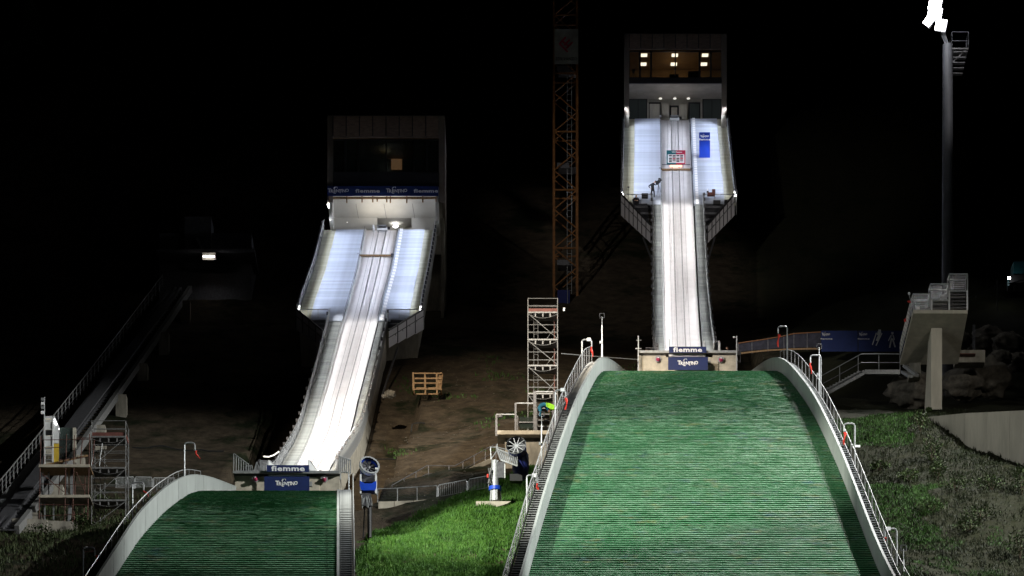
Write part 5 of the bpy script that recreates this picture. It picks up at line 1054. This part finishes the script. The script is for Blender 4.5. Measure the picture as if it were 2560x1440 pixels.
# ------------------------------------------------------------------ people
def person(label, J, parts, skinm='cloth', rad=1.0, face=(0, -1, 0), hairm='hairb', headcol='skin'):
    """J: named joints (world); body grown with a skin modifier as one mesh"""
    names = ['pelvis', 'chest', 'neck', 'shl', 'ell', 'hal', 'shr', 'elr', 'har', 'hl', 'kl', 'al', 'tl', 'hr', 'kr', 'ar', 'tr']
    E = [(0, 1), (1, 2), (1, 3), (3, 4), (4, 5), (1, 6), (6, 7), (7, 8), (0, 9), (9, 10), (10, 11), (11, 12), (0, 13), (13, 14), (14, 15), (15, 16)]
    rr = [.15, .17, .07, .085, .06, .04, .085, .06, .04, .11, .08, .055, .05, .11, .08, .055, .05]
    me = bpy.data.meshes.new('body'); me.from_pydata([J[n] for n in names], E, []); ob = bpy.data.objects.new('tmp', me); C.objects.link(ob)
    sk = ob.modifiers.new('s', 'SKIN'); sk.use_smooth_shade = True
    for i, v in enumerate(me.skin_vertices[0].data): v.radius = (rr[i]*rad, rr[i]*rad*.85); v.use_root = i == 0
    ob.modifiers.new('d', 'SUBSURF').levels = 1
    dg = bpy.context.evaluated_depsgraph_get(); m2 = bpy.data.meshes.new_from_object(ob.evaluated_get(dg)); bpy.data.objects.remove(ob)
    base = (Vector(J['al'])+Vector(J['ar']))/2; t = thing('person', base, label, 'person'); m2.name = 'body'; m2.materials.clear(); m2.materials.append(M[skinm])
    v = np.zeros(len(m2.vertices)*3); m2.vertices.foreach_get('co', v); v = v.reshape(-1, 3)-np.array(base); m2.vertices.foreach_set('co', v.ravel()); put('body', m2, t, base)
    n = Vector(J['neck']); h = Vector(J['head']); f = Vector(face).normalized(); u = (h-n).normalized(); x = u.cross(f)
    m = MB(); m.lathe(h-u*.13, u*.26, [(0, .05), (.12, .075), (.35, .095), (.6, .1), (.85, .075), (1, .02)], 12); m.lathe(n-u*.02, h-n, [(0, .06), (1, .055)], 8); m.lathe(h+f*.08-u*.01, f*.05, [(0, .025), (1, .01)], 6)
    for s_ in (-1, 1): m.lathe(h+x*s_*.095, x*s_*.02, [(0, .03), (1, .02)], 6)
    hd = m.build('head', M[headcol], t, smooth=True)
    MB().lathe(h+u*.0-f*.02, u*.16, [(0, .11), (.5, .108), (.85, .075), (1, .01)], 12).build('hair', M[hairm], t)
    for s_ in (-1, 1): MB().lathe(h+f*.088+x*s_*.035+u*.015, f*.01, [(0, .012), (1, .012)], 6).build('eye', M['black'], hd)
    for e, w in (('ell', 'hal'), ('elr', 'har')):
        p = Vector(J[w]); d = (p-Vector(J[e])).normalized(); k = MB(); a = d.cross(Vector((0, 1, .1))).normalized(); b = a.cross(d)
        k.beam(p, p+d*.09, .08, .035)
        for q, L in ((-.03, .07), (-.01, .08), (.01, .075), (.03, .06)): k.path([p+d*.09+a*q, p+d*(.09+L*.6)+a*q+b*.01, p+d*(.09+L)+a*q+b*.03], .009, 4)
        k.path([p+d*.03+a*.04, p+d*.07+a*.07, p+d*.1+a*.075+b*.01], .01, 4); k.build('hand', M['skin'], t)
    for n_, mm_ in parts: pass
    return t
def rel(base, **k): return {a: tuple(Vector(base)+Vector(b)) for a, b in k.items()}
yc_ = Yof(big, 503); b_ = P(1632, 502, yc_); b_.z = big.Z(yc_)+.3
person('camera operator in dark clothes bending to a tripod camera on the left terrace steps', rel(b_, pelvis=(0, 0, .92), chest=(-.05, -.05, 1.32), neck=(.1, -.1, 1.5), head=(.27, -.14, 1.58), shl=(-.2, .05, 1.38), ell=(-.42, 0, 1.2), hal=(-.28, -.1, 1.0), shr=(.08, -.2, 1.4), elr=(.25, -.25, 1.2), har=(.42, -.2, 1.38), hl=(-.1, 0, .85), kl=(-.12, -.05, .48), al=(-.12, 0, .08), tl=(-.08, -.15, .04), hr=(.1, 0, .85), kr=(.14, -.06, .48), ar=(.15, 0, .08), tr=(.2, -.15, .04)), [], face=(1, -.3, -.2), rad=1.1)
t = thing('television_camera', b_+Vector((.55, -.2, 0)), 'black television camera on a tripod in front of the bending operator', 'camera'); c = b_+Vector((.55, -.22, 1.5))
MB().beam(c+Vector((-.22, .1, -.1)), c+Vector((.12, -.1, .12)), .2, .26).build('camera_body', M['black'], t); MB().lathe(c+Vector((.12, -.1, .1)), (.18, -.1, .1), [(0, .08), (1, .12)], 10).build('lens', M['black'], t); MB().box(c+Vector((.1, 0, .35)), (.22, .14, .12)).build('viewfinder', M['black'], t)
for q in ((.35, -.3), (-.15, -.35), (.1, .4)): MB().tube(c-Vector((0, 0, .15)), b_+Vector((.55+q[0], -.2+q[1], 0)), .025, 5).build('leg', M['steel_d'], t)
b_ = P(1590, 513, big.front-.6); b_.z -= .1
person('crouching person in black with a pale cap at the left edge of the terrace', rel(b_, pelvis=(0, .1, .35), chest=(0, -.08, .68), neck=(0, -.14, .85), head=(.02, -.2, .97), shl=(-.22, -.05, .72), ell=(-.34, -.2, .45), hal=(-.15, -.38, .42), shr=(.22, -.05, .72), elr=(.34, -.2, .45), har=(.15, -.38, .42), hl=(-.12, .05, .32), kl=(-.25, -.35, .5), al=(-.2, -.2, .08), tl=(-.2, -.36, .04), hr=(.12, .05, .32), kr=(.25, -.35, .5), ar=(.2, -.2, .08), tr=(.2, -.36, .04)), [], hairm='ink', rad=1.35)
def seated(b_, label, cl, s_, hair, sc_=1.0):
    return person(label, rel(b_, pelvis=(0, 0, .45), chest=(s_*.08, 0, .82), neck=(s_*.1, 0, 1.02), head=(s_*.13, -.02, 1.17), shl=(s_*.05, .2, .92), ell=(s_*.2, .25, .68), hal=(s_*.42, .1, .68), shr=(s_*.05, -.2, .92), elr=(s_*.2, -.25, .68), har=(s_*.42, -.1, .68), hl=(.0, .12, .45), kl=(s_*.42, .14, .48), al=(s_*.42, .14, .08), tl=(s_*.56, .14, .04), hr=(0, -.12, .45), kr=(s_*.42, -.14, .48), ar=(s_*.42, -.14, .08), tr=(s_*.56, -.14, .04)), [], cl, 1.15, (s_, -.2, -.1), hair)
p = P(1822, 882, 302.5); p.z = zB+.1; seated(p, 'seated person in a dark blue jacket on the right end of the right take-off deck', 'navy', -1, 'hairb')
MB().box(p+Vector((0, 0, .2)), (.4, .4, .4)).build('stool', M['black'], thing('stool', p, 'black stool under the seated person on the right deck', 'stool'))
t = thing('laptop_case', p+Vector((-.55, 0, 0)), 'small black case in front of the seated person on the right deck', 'case'); MB().box(p+Vector((-.6, 0, .5)), (.3, .3, .28)).tube(p+Vector((-.6, 0, 0)), p+Vector((-.6, 0, .4)), .03, 5).build('case', M['steel_d'], t)
t = thing('folded_chair', p+Vector((.7, .2, 0)), 'dark folded chair behind the seated person on the right deck', 'chair'); m = MB()
for q in (0, .4): m.tube(p+Vector((.55+q, .1, 0)), p+Vector((.75+q*.7, .1, 1.0)), .025, 5).tube(p+Vector((.85+q*.3, .1, 0)), p+Vector((.6+q, .1, .6)), .025, 5)
m.build('frame', M['steel_d'], t); MB().box(p+Vector((.8, .1, .55)), (.4, .4, .05)).box(p+Vector((.85, .12, .8)), (.38, .05, .3)).build('seat', M['black'], t)
p = P(1613, 882, 302); p.z = zB-.25; seated(p, 'seated person in dull red at the left end of the right take-off deck', 'cred', 1, 'hairb')
t = thing('folding_table', P(1622, 876, 301.5), 'small dark folding table by the seated person on the left of the deck', 'table'); c = P(1624, 872, 301.5); MB().box(c, (.7, .5, .04)).build('top', M['steel_d'], t)
for q in (-.3, .3): MB().tube(c+Vector((q, 0, 0)), c+Vector((-q, 0, -.5)), .02, 5).build('leg', M['steel'], t)
b_ = P(1358, 1040, 275.6)
person('person in a petrol blue jacket bent over on the stepped platform', rel(b_, pelvis=(-.25, .2, .75), chest=(.05, .0, .88), neck=(.28, -.1, .8), head=(.42, -.14, .74), shl=(.1, .2, .9), ell=(.3, .2, .62), hal=(.4, .05, .4), shr=(.1, -.22, .9), elr=(.3, -.25, .62), har=(.42, -.15, .4), hl=(-.28, .3, .65), kl=(-.2, .2, .38), al=(-.3, .3, .08), tl=(-.15, .25, .04), hr=(-.28, .1, .65), kr=(-.2, .05, .38), ar=(-.3, .1, .08), tr=(-.15, .05, .04)), [], 'cblue', 1.5, (1, -.2, -.5), 'hairb')
t = thing('hi_vis_jacket', P(1376, 1018, 275.4), 'crumpled hi-vis green jacket beside the bent person in blue', 'jacket'); c = P(1376, 1016, 275.3); m = MB(); vs = []
for i in range(9):
    for j in range(9): vs.append(c+Vector(((i-4)*.085, -.12+.08*math.cos((i-4)*.5), (j-4)*.055*(1-.09*abs(i-4))-(i-4)*.03))+Vector((0, .07*noise.noise((i*.9, j*.9, 3)), .05*noise.noise((i*.7, j*.8, 8)))))
m.add(vs+[v+Vector((0, .25, 0)) for v in vs], [(i*9+j, (i+1)*9+j, (i+1)*9+j+1, i*9+j+1) for i in range(8) for j in range(8)]+[(81+i*9+j, 81+i*9+j+1, 81+(i+1)*9+j+1, 81+(i+1)*9+j) for i in range(8) for j in range(8)]); m.build('jacket', M['hivis'], t)

# ------------------------------------------------------------------ left foreground bits
for a, b, c, d, Y, lb in ((30, 1295, 118, 1335, 262, 'low concrete wall under the funicular at far left'), (90, 1300, 192, 1312, 263, 'low concrete wall under the rusty work staging')):
    A, B = P(a, b, Y), P(c, b+4, Y); t = thing('concrete_wall', A, lb, 'wall'); MB().prism([A, B, B-Vector((0, 0, 1.2)), A-Vector((0, 0, 1.2))], (0, .4, 0)).build('wall_panel', M['conc_d'], t)
t = thing('red_net', P(130, 1410, 250), 'dim red safety net lying on the ground at lower left', 'net'); m = MB(); n = 12; vs = []
for i in range(n+1):
    for j in range(5):
        p = P(lerp(40, 240, i/n), lerp(1432, 1372, i/n)+j*7, 250); vs.append((p.x, p.y, max(p.z, G(p.x, p.y)+.15)+.1*noise.noise((i, j, 0))))
m.add(vs, [(i*5+j, (i+1)*5+j, (i+1)*5+j+1, i*5+j+1) for i in range(n) for j in range(4)]); m.build('net', M['rust'], t)
t = thing('tarpaulin', P(195, 1400, 252), 'pale sheet over a frame behind the lowest left windsock', 'sheet'); MB().prism([P(168, 1418, 252), P(176, 1376, 252), P(200, 1374, 252), P(196, 1414, 252)], (0, .1, 0)).build('mesh_sheet', M['rust'], t); MB().prism([P(202, 1373, 252), P(244, 1368, 252), P(236, 1400, 252), P(204, 1402, 252)], (0, .1, 0)).build('pale_sheet', M['conc'], t)
# excavator and lamp post at the right horizon
M['teal_d'] = mat('machine_teal', (.006, .05, .06), .5, 0, .2, 2)
Y = 330.; t = thing('excavator', P(2525, 715, Y), 'teal excavator with a bright work lamp at the right edge', 'excavator')
MB().box(P(2552, 690, Y), (1.6, 2, 2.0)).build('cab', M['teal_d'], t); MB().beam(P(2560, 655, Y), P(2545, 680, Y), .35, .4).beam(P(2545, 680, Y), P(2532, 706, Y), .3, .35).build('boom', M['teal_d'], t); MB().box(P(2552, 708, Y), (2.2, 2.4, .7)).build('track', M['black'], t); MB().box(P(2526, 708, Y), (.6, .6, .7)).build('bucket', M['teal_d'], t)
MB().box(P(2525, 695, Y-1.1), (.42, .1, .22)).tube(P(2531, 697, Y-1.1), P(2531, 701, Y-1.1), .06, 5).build('work_lamp', M['lampw'], t)
d = bpy.data.lights.new('work_light', 'POINT'); d.energy = 25; o = bpy.data.objects.new('work_light', d); C.objects.link(o); o.location = P(2524, 697, Y-2)
t = thing('hillside_fence', P(2490, 770, 318), 'thin posts of a fence along the right skyline', 'fence')
for a, b, c in ((2493, 700, 775), (2440, 738, 745), (2487, 712, 722), (2535, 712, 730)): MB().tube(P(a, b, 318), P(a, c, 318), .05, 5).build('post', M['steel_d'], t)
MB().path([P(2415, 748, 318), P(2487, 716, 318), P(2560, 700, 318)], .04, 4).build('rope', M['steel_d'], t)
t = thing('lamp_posts', P(2434, 880, 296), 'two thin dark posts beside the boulders', 'posts')
for a in (2433, 2437): MB().tube(P(a, 812, 296), P(a, 888, 296), .05, 5).build('post', M['steel_d'], t)
t['label'] = 'pair of thin dark posts beside the boulders right of the pillar'; t.name = 'twin_post'

# ------------------------------------------------------------------ grass, weeds, forest
def blades(name, label, n, region, hr, colors, lean=.25, wd=.035, per=3):
    mt = bpy.data.materials.new(name+'_blade'); mt.use_nodes = True; nt = mt.node_tree; b = nt.nodes['Principled BSDF']; b.inputs['Roughness'].default_value = .6; b.inputs['Specular IOR Level'].default_value = .2
    b.inputs['Subsurface Weight'].default_value = 0
    tc = nt.nodes.new('ShaderNodeTexCoord'); nn = nt.nodes.new('ShaderNodeTexNoise'); nn.inputs['Scale'].default_value = .9; nn.inputs['Detail'].default_value = 8; nn.inputs['Roughness'].default_value = .8; nt.links.new(tc.outputs['Object'], nn.inputs['Vector'])
    r = nt.nodes.new('ShaderNodeValToRGB'); r.color_ramp.elements[0].position = .32; r.color_ramp.elements[1].position = .68; r.color_ramp.elements[0].color = (*colors[0], 1); r.color_ramp.elements[1].color = (*colors[-1], 1)
    for k, c in enumerate(colors[1:-1]): e = r.color_ramp.elements.new(.32+.36*(k+1)/(len(colors)-1)); e.color = (*c, 1)
    nt.links.new(nn.outputs[0], r.inputs[0]); nt.links.new(r.outputs[0], b.inputs['Base Color'])
    V = []; cnt = 0; tries = 0
    while cnt < n and tries < n*6:
        tries += 1; x, y = region(); 
        if x is None: continue
        h0 = random.uniform(*hr)*(1+.9*noise.noise((x*.8, y*.8, 2))); z = G(x, y)
        for k in range(per):
            a = random.uniform(0, 6.28); dx, dy = random.gauss(0, .09), random.gauss(0, .09); h = h0*random.uniform(.6, 1.15); w = wd*random.uniform(.6, 1.4)
            bx_, by_ = x+dx, y+dy; ca, sa = math.cos(a), math.sin(a); lx, ly = random.gauss(0, lean)*h, random.gauss(0, lean)*h-.05*h
            V += [(bx_-ca*w, by_-sa*w, z-.05), (bx_+ca*w, by_+sa*w, z-.05), (bx_+ca*w*.7+lx*.4, by_+sa*w*.7+ly*.4, z+h*.6), (bx_-ca*w*.7+lx*.4, by_-sa*w*.7+ly*.4, z+h*.6), (bx_+lx, by_+ly, z+h)]
        cnt += 1
    m = len(V)//5; me = bpy.data.meshes.new(name); F = []
    for k in range(m): q = k*5; F.append((q, q+1, q+2, q+3)); F.append((q+3, q+2, q+4))
    me.from_pydata(V, [], F); me.update(); me.materials.append(mt); o = put(name, me); setp(o, label, 'grass' if 'grass' in name else 'weeds', None, 'stuff'); return o
def between(x0, x1, y0, y1, f=None):
    def g_():
        x, y = random.uniform(x0, x1), random.uniform(y0, y1)
        if bh.L(y)-1.7 < x < bh.Rr(y)+1.35 or sh.L(y)-1.1 < x < sh.Rr(y)+1.3 and y < 271: return None, None
        if f and not f(x, y): return None, None
        return x, y
    return g_
def pxy(x, y): z = G(x, y, False); return 1280+FP*x/y, HZ-FP*z/y
def mid_ok(x, y):
    a, b = pxy(x, y); return b > max(1375-(a-880)*.47, 1150)+22*noise.noise((x*.25, y*.25, 0))  # no blades in the left hollow; its bare dark soil stands for shade
blades('grass', 'lush green grass bank between the two landing hills', 52000, between(-10.6, 6, 231, 277, mid_ok), (.14, .34), [(.014, .045, .006), (.035, .1, .012), (.06, .15, .018), (.11, .17, .04)], .25, .026)
def right_ok(x, y):
    return noise.noise((x*.16, y*.16, 5)) > -.3 or random.random() < .35
def green_ok(x, y):
    a, b = pxy(x, y); q = noise.noise((x*.3, y*.3, 2))*60; return (a < 2290+q and b < 1120+q*.4) or (1215 < b < 1330+q and a < 2340+q*1.5) or (b > 1330 and random.random() < .3 and q > 0)
blades('grass', 'greener grass patches close to the right edge of the large landing hill', 16000, between(22.6, 34, 233, 284, green_ok), (.08, .2), [(.01, .026, .005), (.025, .065, .01), (.04, .095, .016)], .4, .025, 3)
blades('weeds', 'brown weeds, darkened for shade, over the bank right of the large landing hill', 20000, between(22.6, 42, 233, 284, right_ok), (.08, .26), [(.006, .006, .003), (.009, .012, .004), (.014, .02, .006), (.022, .018, .009)], .6, .03, 3)  # weed colours hold the bank's shade as well as their own brown
blades('weeds', 'dim brush on the dark ground at the lower left', 7000, between(-46, -24, 236, 275), (.15, .5), [(.03, .028, .015), (.04, .06, .02), (.06, .06, .025)], .5, .03, 3)
blades('weeds', 'sparse weeds on the dark soil slope between the in-runs', 700, between(-13, 12, 285, 325, lambda x, y: noise.noise((x*.25, y*.25, 9)) > .36), (.1, .35), [(.03, .05, .01), (.03, .09, .015)], .5, .03, 3)
# scattered stones on the soil
m = MB()
for k in range(3200):
    x, y = random.uniform(-14, 26), random.uniform(236, 325)
    if (bh.L(y)-1.5 < x < bh.Rr(y)+1.5 and y < 301) or (sh.L(y)-1 < x < sh.Rr(y)+1.4 and y < 271): continue
    r = random.uniform(.02, .08)*(1.6 if random.random() < .05 else 1); z = G(x, y); m.add([(x-r, y, z), (x, y-r, z), (x+r, y, z), (x, y+r, z), (x, y, z+r)], [(0, 1, 4), (1, 2, 4), (2, 3, 4), (3, 0, 4)])
o = m.build('gravel', M['rock'], kind='stuff'); o['label'] = 'loose pale stones scattered over the soil banks'; o['category'] = 'stones'
def shrub(px, py, Y, w, h, label, n=260):
    c = P(px, py, Y); c.z = G(c.x, Y); t = thing('shrub', c, label, 'shrub'); m = MB()
    for k in range(5): m.tube(c, c+Vector((random.uniform(-w, w)*.5, random.uniform(-w, w)*.5, h*random.uniform(.5, .9))), .03, 4, .01)
    m.build('stem', M['twig'], t); m = MB()
    for k in range(n):
        d = Vector((random.gauss(0, 1), random.gauss(0, 1), random.gauss(0, 1))).normalized()*random.uniform(.4, 1); p = c+Vector((d.x*w, d.y*w, h*.55+d.z*h*.5)); a = Vector((random.uniform(-1, 1), random.uniform(-1, 1), random.uniform(-1, 1))).normalized()*random.uniform(.05, .11); b = a.cross(Vector((random.random(), random.random(), 1))).normalized()*.06
        m.add([p-a, p-b, p+a, p+b], [(0, 1, 2, 3)])
    m.build('foliage', M['leaf'], t)
M['leaf'] = mat('shrub_leaf', (.02, .045, .012), .7, 0, .4, 5, col2=(.07, .1, .03))
for a in ((2300, 1085, 274, .8, 1.7, 'dark bush at the left end of the long retaining wall'), (2330, 1140, 268, .9, 2.0, 'dark bush below the retaining wall end'), (2555, 1220, 256, .9, 2.2, 'leafy bush at the right edge, upper one'), (2550, 1400, 244, 1.1, 2.0, 'leafy bush at the lower right corner'), (2345, 1230, 262, .7, 1.4, 'low dark bush on the brown bank'), (2420, 1330, 250, 1.2, 1.0, 'spreading low bush on the right bank'), (2330, 1290, 254, 1.3, .8, 'flat low bush in the brighter grass at right'),
          (2390, 1230, 258, 1.4, 1.1, 'broad dark bush in the middle of the brown bank'), (2450, 1290, 252, 1.5, 1.0, 'broad dark bush lower on the brown bank'), (2270, 1200, 262, 1.0, .9, 'dark bush close to the right railing of the large hill'), (2480, 1220, 258, 1.2, 1.0, 'dark bush under the tall end of the retaining wall'), (2200, 1130, 268, .9, .7, 'low bush beside the third windsock pole on the right'), (2322, 978, 283, .25, .5, 'tiny plant at the foot of the concrete pillar'), (100, 1400, 254, 1.2, 1.4, 'dim bush under the rusty work staging'), (205, 1330, 262, .9, 1.2, 'dim bush right of the work staging')): shrub(*a)
m = MB(); k = 0
while k < 420:
    x, y = random.uniform(-150, 150), random.uniform(352, 560)
    if -75 < x < 80 and y < 420: continue
    z = G(x, y, False)-.5; H = random.uniform(12, 22); w = H*.17; n = 9
    m.tube((x, y, z), (x, y, z+H*.5), .25, 5)
    for l in range(7):
        a0 = random.uniform(0, 6); zz = z+H*(.15+.12*l); rr_ = w*(1-l/7.6); vs = [(x, y, zz+H*.2)]+[(x+math.cos(a0+j*6.283/n)*rr_*random.uniform(.65, 1.15), y+math.sin(a0+j*6.283/n)*rr_*random.uniform(.65, 1.15), zz-random.uniform(0, .8)) for j in range(n)]
        m.add(vs, [(0, 1+j, 1+(j+1) % n) for j in range(n)])
    k += 1
M['conifer'] = mat('conifer', (.01, .018, .008), .9, 0, .4, .6)
o = m.build('forest', M['conifer'], kind='stuff'); o['label'] = 'black conifer forest covering the hillside behind the towers'; o['category'] = 'forest'
